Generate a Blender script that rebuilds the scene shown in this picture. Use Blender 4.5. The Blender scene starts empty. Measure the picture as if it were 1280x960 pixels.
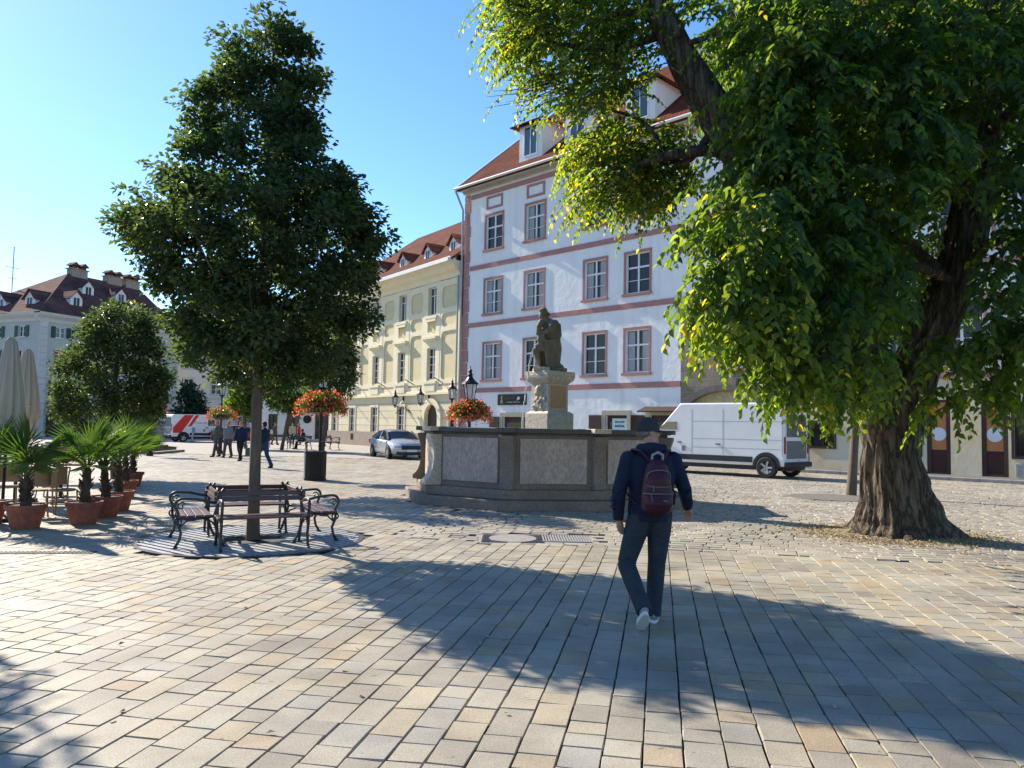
import bpy, bmesh, math, random
import numpy as np
from mathutils import Vector, Matrix

random.seed(7)
RNG = np.random.default_rng(11)
S = bpy.context.scene
COL = S.collection
PI = math.pi
rad = math.radians

# ------------------------------------------------------------------ camera
EYE = 1.65
F_PX, CX, CY = 960.0, 640.0, 480.0
PITCH = math.atan(55 / 960)
ROLL = math.atan(0.018)
_fw = Vector((0, math.cos(PITCH), math.sin(PITCH)))
_up0 = Vector((0, -math.sin(PITCH), math.cos(PITCH)))
_r0 = Vector((1, 0, 0))
_rt = _r0 * math.cos(ROLL) + _up0 * math.sin(ROLL)
_up = _up0 * math.cos(ROLL) - _r0 * math.sin(ROLL)
CAM = Vector((0, 0, EYE))


def ray(px, py):
    return _fw * F_PX + _rt * (px - CX) - _up * (py - CY)


def at(px, py, y):
    """world point seen at a pixel of the photo, at forward distance y"""
    d = ray(px, py)
    return CAM + d * (y / d.y)


def gp(px, py, z=0.0):
    """point on the ground"""
    d = ray(px, py)
    return CAM + d * ((z - EYE) / d.z)


class Frame:
    """vertical facade plane: origin, u along it, normal away from the viewer"""
    def __init__(s, x, y, ux, uy):
        l = math.hypot(ux, uy)
        s.o = Vector((x, y, 0)); s.u = Vector((ux / l, uy / l, 0))
        s.n = Vector((-s.u.y, s.u.x, 0))
        s.rz = math.atan2(s.u.y, s.u.x)

    def uz(s, px, py):
        d = ray(px, py)
        t = (s.o - CAM).dot(s.n) / d.dot(s.n)
        p = CAM + d * t
        return (p - s.o).dot(s.u), p.z

    def rect(s, x0, x1, y0, y1):
        a = s.uz(x0, y0); b = s.uz(x0, y1); c = s.uz(x1, (y0 + y1) / 2)
        return min(a[0], c[0]), max(a[0], c[0]), min(a[1], b[1]), max(a[1], b[1])


# ------------------------------------------------------------------ materials
def _nt(name):
    m = bpy.data.materials.new(name); m.use_nodes = True
    nt = m.node_tree
    for n in list(nt.nodes): nt.nodes.remove(n)
    out = nt.nodes.new('ShaderNodeOutputMaterial')
    b = nt.nodes.new('ShaderNodeBsdfPrincipled')
    nt.links.new(b.outputs[0], out.inputs[0])
    return m, nt, b, out


def N(nt, t, **kw):
    n = nt.nodes.new(t)
    for k, v in kw.items():
        if k.startswith('i_'):
            n.inputs[k[2:].replace('_', ' ')].default_value = v
        else:
            setattr(n, k, v)
    return n


def c4(c): return (c[0], c[1], c[2], 1)


def coords(nt, scale=(1, 1, 1), rot=(0, 0, 0)):
    tc = N(nt, 'ShaderNodeTexCoord'); mp = N(nt, 'ShaderNodeMapping')
    mp.inputs['Scale'].default_value = scale; mp.inputs['Rotation'].default_value = rot
    nt.links.new(tc.outputs['Object'], mp.inputs[0])
    return mp.outputs[0]


def mixc(nt, fac, a, b, blend='MIX'):
    n = N(nt, 'ShaderNodeMix', data_type='RGBA', blend_type=blend)
    for sock, v in ((n.inputs[0], fac), (n.inputs[6], a), (n.inputs[7], b)):
        if hasattr(v, 'links'): nt.links.new(v, sock)
        else: sock.default_value = v if isinstance(v, (int, float)) else c4(v)
    return n.outputs[2]


def ramp(nt, v, stops):
    n = N(nt, 'ShaderNodeValToRGB')
    e = n.color_ramp.elements
    while len(e) < len(stops): e.new(0.5)
    for x, (p, c) in zip(e, stops):
        x.position = p; x.color = c4(c) if len(c) == 3 else c
    nt.links.new(v, n.inputs[0])
    return n.outputs[0]


def noise(nt, vec, scale, detail=6, rough=.6):
    n = N(nt, 'ShaderNodeTexNoise'); n.inputs['Scale'].default_value = scale
    n.inputs['Detail'].default_value = detail; n.inputs['Roughness'].default_value = rough
    if vec is not None: nt.links.new(vec, n.inputs['Vector'])
    return n.outputs[0]


def bump(nt, b, h, strength=.3, dist=.02):
    n = N(nt, 'ShaderNodeBump'); n.inputs['Strength'].default_value = strength
    n.inputs['Distance'].default_value = dist
    nt.links.new(h, n.inputs['Height']); nt.links.new(n.outputs[0], b.inputs['Normal'])


def M(name, a, b=None, rough=.8, scale=3., stretch=(1, 1, 1), metal=0., spec=.3, bmp=.2, bscale=None, bdist=.02, fine=None):
    """plain surface with two-colour noise and a little relief"""
    m, nt, bs, out = _nt(name)
    b = b or tuple(x * .8 for x in a)
    v = coords(nt, stretch)
    n1 = noise(nt, v, scale)
    f = ramp(nt, n1, [(.32, (0, 0, 0)), (.68, (1, 1, 1))])
    c = mixc(nt, f, a, b)
    if fine:
        n2 = noise(nt, v, fine, 3)
        c = mixc(nt, ramp(nt, n2, [(.42, (0, 0, 0)), (.62, (.7, .7, .7))]), c, tuple(x * .55 for x in a))
    nt.links.new(c, bs.inputs['Base Color'])
    bs.inputs['Roughness'].default_value = rough; bs.inputs['Metallic'].default_value = metal
    bs.inputs['Specular IOR Level'].default_value = spec
    if bmp:
        bump(nt, bs, noise(nt, v, bscale or scale * 6), bmp, bdist)
    return m


def M_wall(name, a, b, streak, bmp=.5):
    """old plaster: blotches, rain streaks and trowel relief"""
    m, nt, bs, out = _nt(name)
    v = coords(nt)
    c = mixc(nt, ramp(nt, noise(nt, v, .45, 6, .65), [(.35, (0, 0, 0)), (.65, (1, 1, 1))]), a, b)
    st = noise(nt, coords(nt, (1, 1, .07)), 1.7, 6, .7)
    c = mixc(nt, ramp(nt, st, [(.5, (0, 0, 0)), (.78, (.75, .75, .75))]), c, streak)
    nt.links.new(c, bs.inputs['Base Color']); bs.inputs['Roughness'].default_value = .92; bs.inputs['Specular IOR Level'].default_value = .1
    bump(nt, bs, noise(nt, v, 2.6, 6, .55), bmp, .09)
    return m


def M_glass(name, c, rough=.06, spec=.5, var=.5):
    m, nt, bs, out = _nt(name)
    v = coords(nt)
    f = noise(nt, v, 1.3, 3)
    nt.links.new(mixc(nt, f, c, tuple(x * var for x in c)), bs.inputs['Base Color'])
    bs.inputs['Roughness'].default_value = rough
    bs.inputs['Specular IOR Level'].default_value = spec
    bump(nt, bs, noise(nt, v, .9, 2), .08, .05)
    return m


def M_brick(name, c1, c2, mortar, bw, bh, mortar_size=.02, rough=.85, stretch=(1, 1, 1), sw=True, bmp=.5, bdist=.03, var=.5, offset=.5):
    """courses laid in the object's x-z plane"""
    m, nt, bs, out = _nt(name)
    tc = N(nt, 'ShaderNodeTexCoord'); sp = N(nt, 'ShaderNodeSeparateXYZ'); cb = N(nt, 'ShaderNodeCombineXYZ')
    nt.links.new(tc.outputs['Object'], sp.inputs[0])
    nt.links.new(sp.outputs[0], cb.inputs[0]); nt.links.new(sp.outputs[2 if sw else 1], cb.inputs[1])
    mp = N(nt, 'ShaderNodeMapping'); mp.inputs['Scale'].default_value = stretch
    nt.links.new(cb.outputs[0], mp.inputs[0])
    br = N(nt, 'ShaderNodeTexBrick'); br.offset = offset
    for k, v in (('Color1', c4(c1)), ('Color2', c4(c2)), ('Mortar', c4(mortar)), ('Scale', 1.), ('Mortar Size', mortar_size),
                 ('Mortar Smooth', .2), ('Brick Width', bw), ('Row Height', bh), ('Bias', 0.)):
        br.inputs[k].default_value = v
    nt.links.new(mp.outputs[0], br.inputs[0])
    n1 = noise(nt, tc.outputs['Object'], 1.1)
    f = ramp(nt, n1, [(.3, (1, 1, 1)), (.75, (var, var, var))])
    nt.links.new(mixc(nt, 1., br.outputs[0], f, 'MULTIPLY'), bs.inputs['Base Color'])
    bs.inputs['Roughness'].default_value = rough; bs.inputs['Specular IOR Level'].default_value = .25
    inv = N(nt, 'ShaderNodeMath', operation='MULTIPLY_ADD'); inv.inputs[1].default_value = -1.; inv.inputs[2].default_value = 1.
    nt.links.new(br.outputs[1], inv.inputs[0])
    add = N(nt, 'ShaderNodeMath', operation='MULTIPLY_ADD'); add.inputs[1].default_value = .35
    nt.links.new(noise(nt, tc.outputs['Object'], 14), add.inputs[0]); nt.links.new(inv.outputs[0], add.inputs[2])
    bump(nt, bs, add.outputs[0], bmp, bdist)
    return m


def M_tile(name, c1, c2, c3):
    """pantiles: rows down the slope, curved across"""
    m, nt, bs, out = _nt(name)
    tc = N(nt, 'ShaderNodeTexCoord'); sp = N(nt, 'ShaderNodeSeparateXYZ'); cb = N(nt, 'ShaderNodeCombineXYZ')
    nt.links.new(tc.outputs['Object'], sp.inputs[0])
    ad = N(nt, 'ShaderNodeMath', operation='ADD')
    nt.links.new(sp.outputs[0], ad.inputs[0]); nt.links.new(sp.outputs[1], ad.inputs[1])
    nt.links.new(sp.outputs[0], cb.inputs[0])
    sz = N(nt, 'ShaderNodeMath', operation='MULTIPLY'); sz.inputs[1].default_value = 1.45
    nt.links.new(sp.outputs[2], sz.inputs[0]); nt.links.new(sz.outputs[0], cb.inputs[1])
    br = N(nt, 'ShaderNodeTexBrick')
    for k, v in (('Color1', c4(c1)), ('Color2', c4(c2)), ('Mortar', c4(c3)), ('Scale', 1.), ('Mortar Size', .03),
                 ('Mortar Smooth', .6), ('Brick Width', .26), ('Row Height', .34)):
        br.inputs[k].default_value = v
    nt.links.new(cb.outputs[0], br.inputs[0])
    n1 = noise(nt, tc.outputs['Object'], .7)
    f = ramp(nt, n1, [(.3, (1.1, 1.1, 1.1)), (.7, (.6, .58, .6))])
    nt.links.new(mixc(nt, 1., br.outputs[0], f, 'MULTIPLY'), bs.inputs['Base Color'])
    bs.inputs['Roughness'].default_value = .95; bs.inputs['Specular IOR Level'].default_value = .05
    inv = N(nt, 'ShaderNodeMath', operation='SUBTRACT'); inv.inputs[0].default_value = 1.
    nt.links.new(br.outputs[1], inv.inputs[1])
    bump(nt, bs, inv.outputs[0], .9, .05)
    return m


def M_attr(name, stops, rough=.85, spec=.25, speck=None, bmp=.25, bscale=60, bdist=.006, stain=None):
    """colour chosen per piece by the float attribute 'v'"""
    m, nt, bs, out = _nt(name)
    a = N(nt, 'ShaderNodeAttribute', attribute_name='v')
    c = ramp(nt, a.outputs['Fac'], stops)
    v = coords(nt)
    if speck:
        n2 = noise(nt, v, speck, 4, .7)
        c = mixc(nt, 1., c, ramp(nt, n2, [(.32, (.66, .66, .66)), (.5, (1, 1, 1)), (.68, (1.26, 1.25, 1.22))]), 'MULTIPLY')
    if speck:
        n4 = noise(nt, v, 13, 2, .5)
        c = mixc(nt, ramp(nt, n4, [(.70, (0, 0, 0)), (.74, (.55, .55, .55))]), c, (.10, .09, .08))
    if stain:
        n5 = noise(nt, v, .35, 4, .6)
        c = mixc(nt, 1., c, ramp(nt, n5, [(.35, (.84, .83, .82)), (.65, (1.06, 1.05, 1.03))]), 'MULTIPLY')
        n3 = noise(nt, v, stain, 5, .65)
        c = mixc(nt, 1., c, ramp(nt, n3, [(.35, (.8, .79, .78)), (.6, (1.05, 1.05, 1.04))]), 'MULTIPLY')
    nt.links.new(c, bs.inputs['Base Color'])
    bs.inputs['Roughness'].default_value = rough; bs.inputs['Specular IOR Level'].default_value = spec
    if bmp: bump(nt, bs, noise(nt, v, bscale, 4, .7), bmp, bdist)
    return m


def M_leaf(name, stops, trans=.45, gloss=.35, tint=(1.3, 1.35, .5), rough=.4):
    """thin leaf: reflects on both sides and lets sun shine through"""
    m, nt, bs, out = _nt(name)
    a = N(nt, 'ShaderNodeAttribute', attribute_name='v')
    c = ramp(nt, a.outputs['Fac'], stops)
    nt.links.new(c, bs.inputs['Base Color'])
    bs.inputs['Roughness'].default_value = rough; bs.inputs['Specular IOR Level'].default_value = gloss
    tr = N(nt, 'ShaderNodeBsdfTranslucent')
    nt.links.new(mixc(nt, 1., c, tint, 'MULTIPLY'), tr.inputs[0])
    mx = N(nt, 'ShaderNodeMixShader'); mx.inputs[0].default_value = trans
    nt.links.new(bs.outputs[0], mx.inputs[1]); nt.links.new(tr.outputs[0], mx.inputs[2])
    nt.links.new(mx.outputs[0], out.inputs[0])
    return m


# ------------------------------------------------------------------ geometry
class G:
    def __init__(s): s.v = []; s.f = []; s.m = []; s.cur = 0

    def add(s, vs, fs):
        k = len(s.v); s.v.extend([tuple(p) for p in vs])
        s.f.extend([tuple(i + k for i in f) for f in fs]); s.m.extend([s.cur] * len(fs))
        return s

    def box(s, x0, x1, y0, y1, z0, z1, mat=None):
        vs = [Vector((x, y, z)) for z in (z0, z1) for y in (y0, y1) for x in (x0, x1)]
        if mat is not None: vs = [mat @ p for p in vs]
        return s.add(vs, [(0, 2, 3, 1), (4, 5, 7, 6), (0, 1, 5, 4), (2, 6, 7, 3), (0, 4, 6, 2), (1, 3, 7, 5)])

    def bar(s, a, b, w, h=None, up=(0, 0, 1)):
        a, b = Vector(a), Vector(b); d = (b - a); L = d.length
        if L < 1e-6: return s
        d.normalize(); u = Vector(up)
        if abs(d.dot(u)) > .98: u = Vector((1, 0, 0)) if abs(d.x) < .9 else Vector((0, 1, 0))
        sd = d.cross(u).normalized(); u = sd.cross(d)
        h = h or w
        vs = [a + d * t * L + sd * i * w / 2 + u * j * h / 2 for t in (0, 1) for j in (-1, 1) for i in (-1, 1)]
        return s.add(vs, [(0, 1, 3, 2), (4, 6, 7, 5), (0, 4, 5, 1), (2, 3, 7, 6), (0, 2, 6, 4), (1, 5, 7, 3)])

    def tube(s, pts, r, n=8, cap=True, flat=1.0, up=(0, 0, 1)):
        pts = [Vector(p) for p in pts]; k = len(pts)
        rs = [r] * k if isinstance(r, (int, float)) else list(r)
        rings = []; prev = None
        for i, p in enumerate(pts):
            d = (pts[min(i + 1, k - 1)] - pts[max(i - 1, 0)])
            d = d.normalized() if d.length > 1e-9 else Vector((0, 0, 1))
            if prev is None:
                u = Vector(up)
                if abs(d.dot(u)) > .95: u = Vector((0, 1, 0))
                sd = d.cross(u).normalized()
            else:
                sd = (prev - d * prev.dot(d)); sd = sd.normalized() if sd.length > 1e-6 else d.orthogonal().normalized()
            prev = sd; u2 = d.cross(sd)
            rr = rs[i]; ra, rb = (rr if isinstance(rr, tuple) else (rr, rr * flat))
            rings.append([p + sd * ra * math.cos(2 * PI * j / n) + u2 * rb * math.sin(2 * PI * j / n) for j in range(n)])
        vs = [p for ring in rings for p in ring]; fs = []
        for i in range(k - 1):
            for j in range(n):
                fs.append((i * n + j, i * n + (j + 1) % n, (i + 1) * n + (j + 1) % n, (i + 1) * n + j))
        if cap:
            fs.append(tuple(reversed(range(n)))); fs.append(tuple(range((k - 1) * n, k * n)))
        return s.add(vs, fs)

    def lathe(s, prof, c=(0, 0, 0), n=16, sx=1., sy=1., cap=True, ph=0.):
        vs = []; k = len(prof)
        for r, z in prof:
            for j in range(n):
                a = 2 * PI * j / n + ph
                vs.append((c[0] + r * math.cos(a) * sx, c[1] + r * math.sin(a) * sy, c[2] + z))
        fs = [(i * n + j, i * n + (j + 1) % n, (i + 1) * n + (j + 1) % n, (i + 1) * n + j) for i in range(k - 1) for j in range(n)]
        if cap:
            fs.append(tuple(reversed(range(n)))); fs.append(tuple(range((k - 1) * n, k * n)))
        return s.add(vs, fs)

    def ell(s, c, r, n=12, k=8, mat=None):
        c = Vector(c); vs = []; r = (r, r, r) if isinstance(r, (int, float)) else r
        for i in range(k + 1):
            t = PI * i / k
            for j in range(n):
                a = 2 * PI * j / n
                p = Vector((math.sin(max(t, .02) if i == 0 else min(t, PI - .02)) * math.cos(a) * r[0],
                            math.sin(max(t, .02) if i == 0 else min(t, PI - .02)) * math.sin(a) * r[1], -math.cos(t) * r[2]))
                vs.append(c + (mat @ p if mat is not None else p))
        fs = [(i * n + j, i * n + (j + 1) % n, (i + 1) * n + (j + 1) % n, (i + 1) * n + j) for i in range(k) for j in range(n)]
        fs.append(tuple(reversed(range(n)))); fs.append(tuple(range(k * n, (k + 1) * n)))
        return s.add(vs, fs)

    def prism(s, poly, a, b, axis='z'):
        """2-D outline swept from a to b along axis; outline is (x,y), (x,z) or (y,z)"""
        k = len(poly)
        def P(p, t): return {'z': (p[0], p[1], t), 'y': (p[0], t, p[1]), 'x': (t, p[0], p[1])}[axis]
        vs = [P(p, a) for p in poly] + [P(p, b) for p in poly]
        fs = [(i, (i + 1) % k, k + (i + 1) % k, k + i) for i in range(k)]
        fs += [tuple(reversed(range(k))), tuple(range(k, 2 * k))]
        return s.add(vs, fs)

    def xf(s, mat, start=0):
        for i in range(start, len(s.v)): s.v[i] = tuple(mat @ Vector(s.v[i]))
        return s

    def mesh(s, name, mats, smooth=False, fix=True):
        me = bpy.data.meshes.new(name); me.from_pydata(s.v, [], s.f)
        for m in (mats if isinstance(mats, (list, tuple)) else [mats]): me.materials.append(m)
        if any(s.m): me.polygons.foreach_set('material_index', s.m)
        if fix:
            bm = bmesh.new(); bm.from_mesh(me)
            bmesh.ops.recalc_face_normals(bm, faces=bm.faces); bm.to_mesh(me); bm.free()
        if smooth: me.polygons.foreach_set('use_smooth', [True] * len(me.polygons))
        me.update()
        return me


def put(name, me, parent=None, loc=(0, 0, 0), rz=0):
    o = bpy.data.objects.new(name, me); COL.objects.link(o)
    o.location = loc; o.rotation_euler = (0, 0, rz)
    if parent is not None: o.parent = parent
    return o


def part(name, g, mats, parent=None, smooth=False, label=None, bevel=0, loc=(0, 0, 0), rz=0, kind=None, autosmooth=False):
    o = put(name, g.mesh(name, mats, smooth), parent, loc, rz)
    if label: o['label'] = label
    if kind: o['kind'] = kind
    if bevel:
        b = o.modifiers.new('edge', 'BEVEL'); b.width = bevel; b.segments = 2; b.limit_method = 'ANGLE'; b.angle_limit = rad(40)
    return o


def tag(o, label, cat, group=None, kind=None):
    if label: o['label'] = label
    if cat: o['category'] = cat
    if group: o['group'] = group
    if kind: o['kind'] = kind
    return o


def thing(name, label, cat, loc=(0, 0, 0), rz=0, group=None):
    o = put(name, None, None, loc, rz)
    return tag(o, label, cat, group)


def struct(name, g, mats, loc=(0, 0, 0), rz=0, **k):
    return part(name, g, mats, None, loc=loc, rz=rz, kind='structure', **k)


def dup(root, loc, rz=None, label=None, scale=None):
    def cp(o, par):
        c = o.copy(); COL.objects.link(c)
        if par is not None: c.parent = par
        for ch in list(o.children): cp(ch, c)
        return c
    r = cp(root, None); r.location = loc
    if rz is not None: r.rotation_euler = (0, 0, rz)
    if label: r['label'] = label
    if scale: r.scale = (scale, scale, scale)
    return r


def fuse(g, voxel, smooth=4, name='fused', relax=.5):
    """melt overlapping shapes into one continuous surface"""
    o = put('melt', g.mesh('melt', []))
    r = o.modifiers.new('r', 'REMESH'); r.mode = 'VOXEL'; r.voxel_size = voxel
    if smooth:
        sm = o.modifiers.new('s', 'SMOOTH'); sm.iterations = smooth; sm.factor = relax
    dg = bpy.context.evaluated_depsgraph_get()
    me = bpy.data.meshes.new_from_object(o.evaluated_get(dg))
    bpy.data.objects.remove(o); me.name = name
    me.polygons.foreach_set('use_smooth', [True] * len(me.polygons))
    return me


def put_me(name, me, mat, parent=None, loc=(0, 0, 0), rz=0):
    me.materials.clear(); me.materials.append(mat)
    return put(name, me, parent, loc, rz)


def set_v(me, vals):
    a = me.attributes.new('v', 'FLOAT', 'POINT'); a.data.foreach_set('value', np.asarray(vals, dtype=np.float32))


def raw_mesh(name, V, Fq, mat, vals=None, k=4):
    """fast mesh from numpy arrays; all faces have k corners"""
    me = bpy.data.meshes.new(name)
    V = np.asarray(V, np.float32); Fq = np.asarray(Fq, np.int32)
    me.vertices.add(len(V)); me.vertices.foreach_set('co', V.ravel())
    me.loops.add(Fq.size); me.loops.foreach_set('vertex_index', Fq.ravel())
    me.polygons.add(len(Fq)); me.polygons.foreach_set('loop_start', np.arange(0, Fq.size, k, dtype=np.int32))
    me.polygons.foreach_set('loop_total', np.full(len(Fq), k, np.int32))
    me.polygons.foreach_set('use_smooth', np.zeros(len(Fq), dtype=bool))
    me.materials.append(mat); me.update(calc_edges=True)
    if vals is not None: set_v(me, vals)
    return me


def unit(a): return a / np.maximum(np.linalg.norm(a, axis=1, keepdims=True), 1e-9)


def leaf_mesh(name, P, D, U, L, W, v, mat, wide=False, fold=.25, droop=.15):
    """n leaves: base point P, direction D, upward side U, length L, width W"""
    P, D, U = np.asarray(P, float), unit(np.asarray(D, float)), np.asarray(U, float)
    Sd = unit(np.cross(D, U)); Nn = np.cross(Sd, D)
    L = np.asarray(L, float)[:, None]; W = np.asarray(W, float)[:, None]
    n = len(P)
    def q(t, w): return P + D * L * t + Sd * W * w + Nn * (np.abs(w) * W * fold * 2 - t * t * droop * L)
    if wide:
        pts = [q(0, 0), q(.18, .40), q(.52, .46), q(1, 0), q(.52, -.46), q(.18, -.40)]
        idx = [(0, 1, 2, 3), (0, 3, 4, 5)]
    else:
        pts = [q(0, 0), q(.42, .5), q(1, 0), q(.42, -.5)]
        idx = [(0, 1, 2), (0, 2, 3)]
    m = len(pts)
    V = np.stack(pts, 1).reshape(-1, 3)
    base = (np.arange(n) * m)[:, None, None]
    Fq = (np.array(idx)[None] + base).reshape(-1, len(idx[0]))
    return raw_mesh(name, V, Fq, mat, np.repeat(v, m), len(idx[0]))
# ------------------------------------------------------------------ world, sun, camera
SUN_AZ_TO = Vector((-.745, .667, 0)).normalized()      # horizontal direction towards the sun
SUN_EL = rad(33)
w = bpy.data.worlds.new('World'); S.world = w; w.use_nodes = True
wn = w.node_tree
sky = wn.nodes.new('ShaderNodeTexSky'); sky.sky_type = 'NISHITA'; sky.sun_disc = False
sky.sun_elevation = SUN_EL
sky.sun_rotation = math.atan2(SUN_AZ_TO.x, SUN_AZ_TO.y)
sky.air_density = 1.0; sky.dust_density = .12; sky.ozone_density = 4.0
bg = wn.nodes['Background']; bg.inputs[1].default_value = .115
hs_ = wn.nodes.new('ShaderNodeHueSaturation'); hs_.inputs['Saturation'].default_value = 1.15; hs_.inputs['Hue'].default_value = .503
wn.links.new(sky.outputs[0], hs_.inputs['Color']); wn.links.new(hs_.outputs[0], bg.inputs[0])
sd = bpy.data.lights.new('sun', 'SUN'); sd.energy = 5.0; sd.angle = rad(.5); sd.color = (1, .90, .76)
so = bpy.data.objects.new('sun', sd); COL.objects.link(so)
to_sun = Vector((SUN_AZ_TO.x * math.cos(SUN_EL), SUN_AZ_TO.y * math.cos(SUN_EL), math.sin(SUN_EL)))
so.rotation_euler = to_sun.to_track_quat('Z', 'Y').to_euler(); so.location = (-20, 15, 25)
cd = bpy.data.cameras.new('camera'); cd.sensor_width = 36; cd.lens = 27; cd.clip_end = 3000; cd.clip_start = .05
co = bpy.data.objects.new('camera', cd); COL.objects.link(co)
co.matrix_world = Matrix.Translation(CAM) @ Matrix((( _rt.x, _up.x, -_fw.x), (_rt.y, _up.y, -_fw.y), (_rt.z, _up.z, -_fw.z))).to_4x4()
S.camera = co
S.view_settings.view_transform = 'Standard'; S.view_settings.look = 'None'
S.view_settings.exposure = 1.08; S.view_settings.gamma = 1
S.cycles.max_bounces = 6; S.cycles.transparent_max_bounces = 8
S.cycles.use_denoising = True

# ------------------------------------------------------------------ key places
P_TREE = gp(316, 674)                  # pavement tree inside the benches
P_BIG = gp(1122, 668)                  # old tree
R_GRATE = 1.52
ROW = rad(10.9)
RD = Vector((math.sin(ROW), math.cos(ROW), 0)); RX = Vector((math.cos(ROW), -math.sin(ROW), 0))
FOUNT = [Vector(p) for p in ((-.40, 20.3, 0), (-2.05, 18.6, 0), (-1.64, 16.75, 0), (-.05, 15.7, 0), (1.81, 15.95, 0), (3.42, 17.05, 0), (3.62, 18.9, 0), (2.0, 20.4, 0))]
FC = sum(FOUNT, Vector()) / 8

WHITE = Frame(-3.37, 51.4, .703, -.711)
YEL = Frame(-3.55, 51.75, -.592, .806)     # u runs away to the left
GREY_D = 74.0

# ------------------------------------------------------------------ ground
m_dirt = M('joint_sand', (.045, .04, .034), (.028, .025, .022), scale=2, fine=30)
g = G(); g.add([(-900, -900, -.024), (900, -900, -.024), (900, 900, -.024), (-900, 900, -.024)], [(0, 1, 2, 3)])
struct('ground', g, m_dirt)

stone_stops = [(0, (.275, .25, .205)), (.25, (.33, .30, .24)), (.5, (.36, .33, .262)), (.68, (.30, .285, .25)), (.82, (.375, .33, .24)), (.95, (.35, .295, .21)), (1, (.335, .26, .175))]
m_stone = M_attr('sandstone_setts', stone_stops, .62, .3, speck=90, bmp=.5, bscale=85, bdist=.004, stain=1.4)
m_cob = M_attr('worn_cobbles', [(0, (.27, .25, .22)), (.4, (.335, .31, .262)), (.75, (.38, .348, .29)), (1, (.37, .32, .25))], .6, .35, speck=40, bmp=.4, bscale=50, bdist=.006, stain=1.0)


def stones(name, cells, mat, gap, drop, jit=.004, inset=.008):
    """cells: (cx, cy, half a, half b, angle, value) -> chamfered blocks"""
    A = np.array(cells); n = len(A)
    ca, sa = np.cos(A[:, 4]), np.sin(A[:, 4])
    V = np.zeros((n, 8, 3)); tz = RNG.normal(0, .0016, (n, 4))
    k = 0
    for lev in (0, 1):
        for q, (i, j) in enumerate(((-1, -1), (1, -1), (1, 1), (-1, 1))):
            ins = gap / 2 + (inset if lev == 1 else 0)
            a = i * (A[:, 2] - ins) + RNG.normal(0, jit, n); b = j * (A[:, 3] - ins) + RNG.normal(0, jit, n)
            V[:, k, 0] = A[:, 0] + a * ca - b * sa; V[:, k, 1] = A[:, 1] + a * sa + b * ca
            V[:, k, 2] = -drop if lev == 0 else tz[:, q]
            k += 1
    fq = np.array([(4, 5, 6, 7), (0, 1, 5, 4), (1, 2, 6, 5), (2, 3, 7, 6), (3, 0, 4, 7)])
    Fq = (fq[None] + (np.arange(n) * 8)[:, None, None]).reshape(-1, 4)
    me = raw_mesh(name, V.reshape(-1, 3), Fq, mat, np.repeat(A[:, 5], 8))
    return put(name, me)


def in_poly(x, y, poly):
    c = False; k = len(poly)
    for i in range(k):
        x1, y1 = poly[i][0], poly[i][1]; x2, y2 = poly[(i + 1) % k][0], poly[(i + 1) % k][1]
        if (y1 > y) != (y2 > y) and x < (x2 - x1) * (y - y1) / (y2 - y1) + x1: c = not c
    return c


FSTEP = [FC + (p - FC) * 1.17 for p in FOUNT]
G1 = Vector(gp(1040, 622))                       # disc round the young tree
MAN1 = gp(641, 673); DRAIN = gp(707, 673)
def facade_dist(x, y):
    return (Vector((x, y, 0)) - WHITE.o).dot(WHITE.n)       # negative in front of the white house

def clear(x, y):
    if (x - P_TREE.x) ** 2 + (y - P_TREE.y) ** 2 < (R_GRATE + .06) ** 2: return False
    if (x - P_BIG.x) ** 2 + (y - P_BIG.y) ** 2 < 1.05 ** 2: return False
    if in_poly(x, y, FSTEP): return False
    if (x - G1.x) ** 2 + (y - G1.y) ** 2 < 1.1 ** 2: return False
    return True


def lids(x, y): return not (abs(x - MAN1.x) < .60 and abs(y - MAN1.y) < .54) and not (abs(x - DRAIN.x) < .50 and abs(y - DRAIN.y) < .47)
A0, B0 = 11.05, -4.1                              # where the setts give way to cobbles
cells = []
b = -46.0
while b < 15:
    w_ = .207 + random.uniform(-.010, .010)
    a = 1.0 + random.uniform(0, .4)
    while a < 36:
        L = random.choice((.18, .22, .26, .30, .34, .40)) if a < 20 else random.choice((.3, .36, .42))
        x, y = (RD * (a + L / 2) + RX * (b + w_ / 2))[:2]
        inside = abs(x) < .78 * y + 2.5 and y > .4 and facade_dist(x, y) < -2.1
        cob = a + L / 2 > A0 and b > B0
        if inside and not cob and clear(x, y):
            if lids(x, y):
                cells.append((x, y, w_ / 2, L / 2, -ROW, random.random()))
        a += L
    b += w_
stones('paving_setts', cells, m_stone, .007, .014, jit=.0025, inset=.004)['kind'] = 'structure'

cells = []
r_ = 0; a = A0
while a < 44:
    h_ = random.uniform(.17, .21); b = B0 + random.uniform(0, .2)
    while b < 26:
        L = random.uniform(.2, .34)
        wob = .16 * math.sin(b * 1.9 + .8 * math.sin(a * .7)) + .05 * math.sin(b * 5.1 + a)
        slope = .16 * 1.9 * math.cos(b * 1.9 + .8 * math.sin(a * .7))
        p = RD * (a + h_ / 2 + wob * min(1., max(0., (a - A0) / 1.6))) + RX * (b + L / 2)
        x, y = p.x, p.y
        if abs(x) < .74 * y + 2 and facade_dist(x, y) < -2.1 and clear(x, y):
            if lids(x, y):
                ang = -ROW + math.atan(slope) * .8 * min(1., max(0., (a - A0) / 1.6)) + random.gauss(0, .02)
                cells.append((x, y, L / 2, h_ / 2 * 1.03, ang, random.random()))
        b += L
    a += h_
stones('paving_cobbles', cells, m_cob, .006, .016, jit=.005, inset=.009)['kind'] = 'structure'

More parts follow.
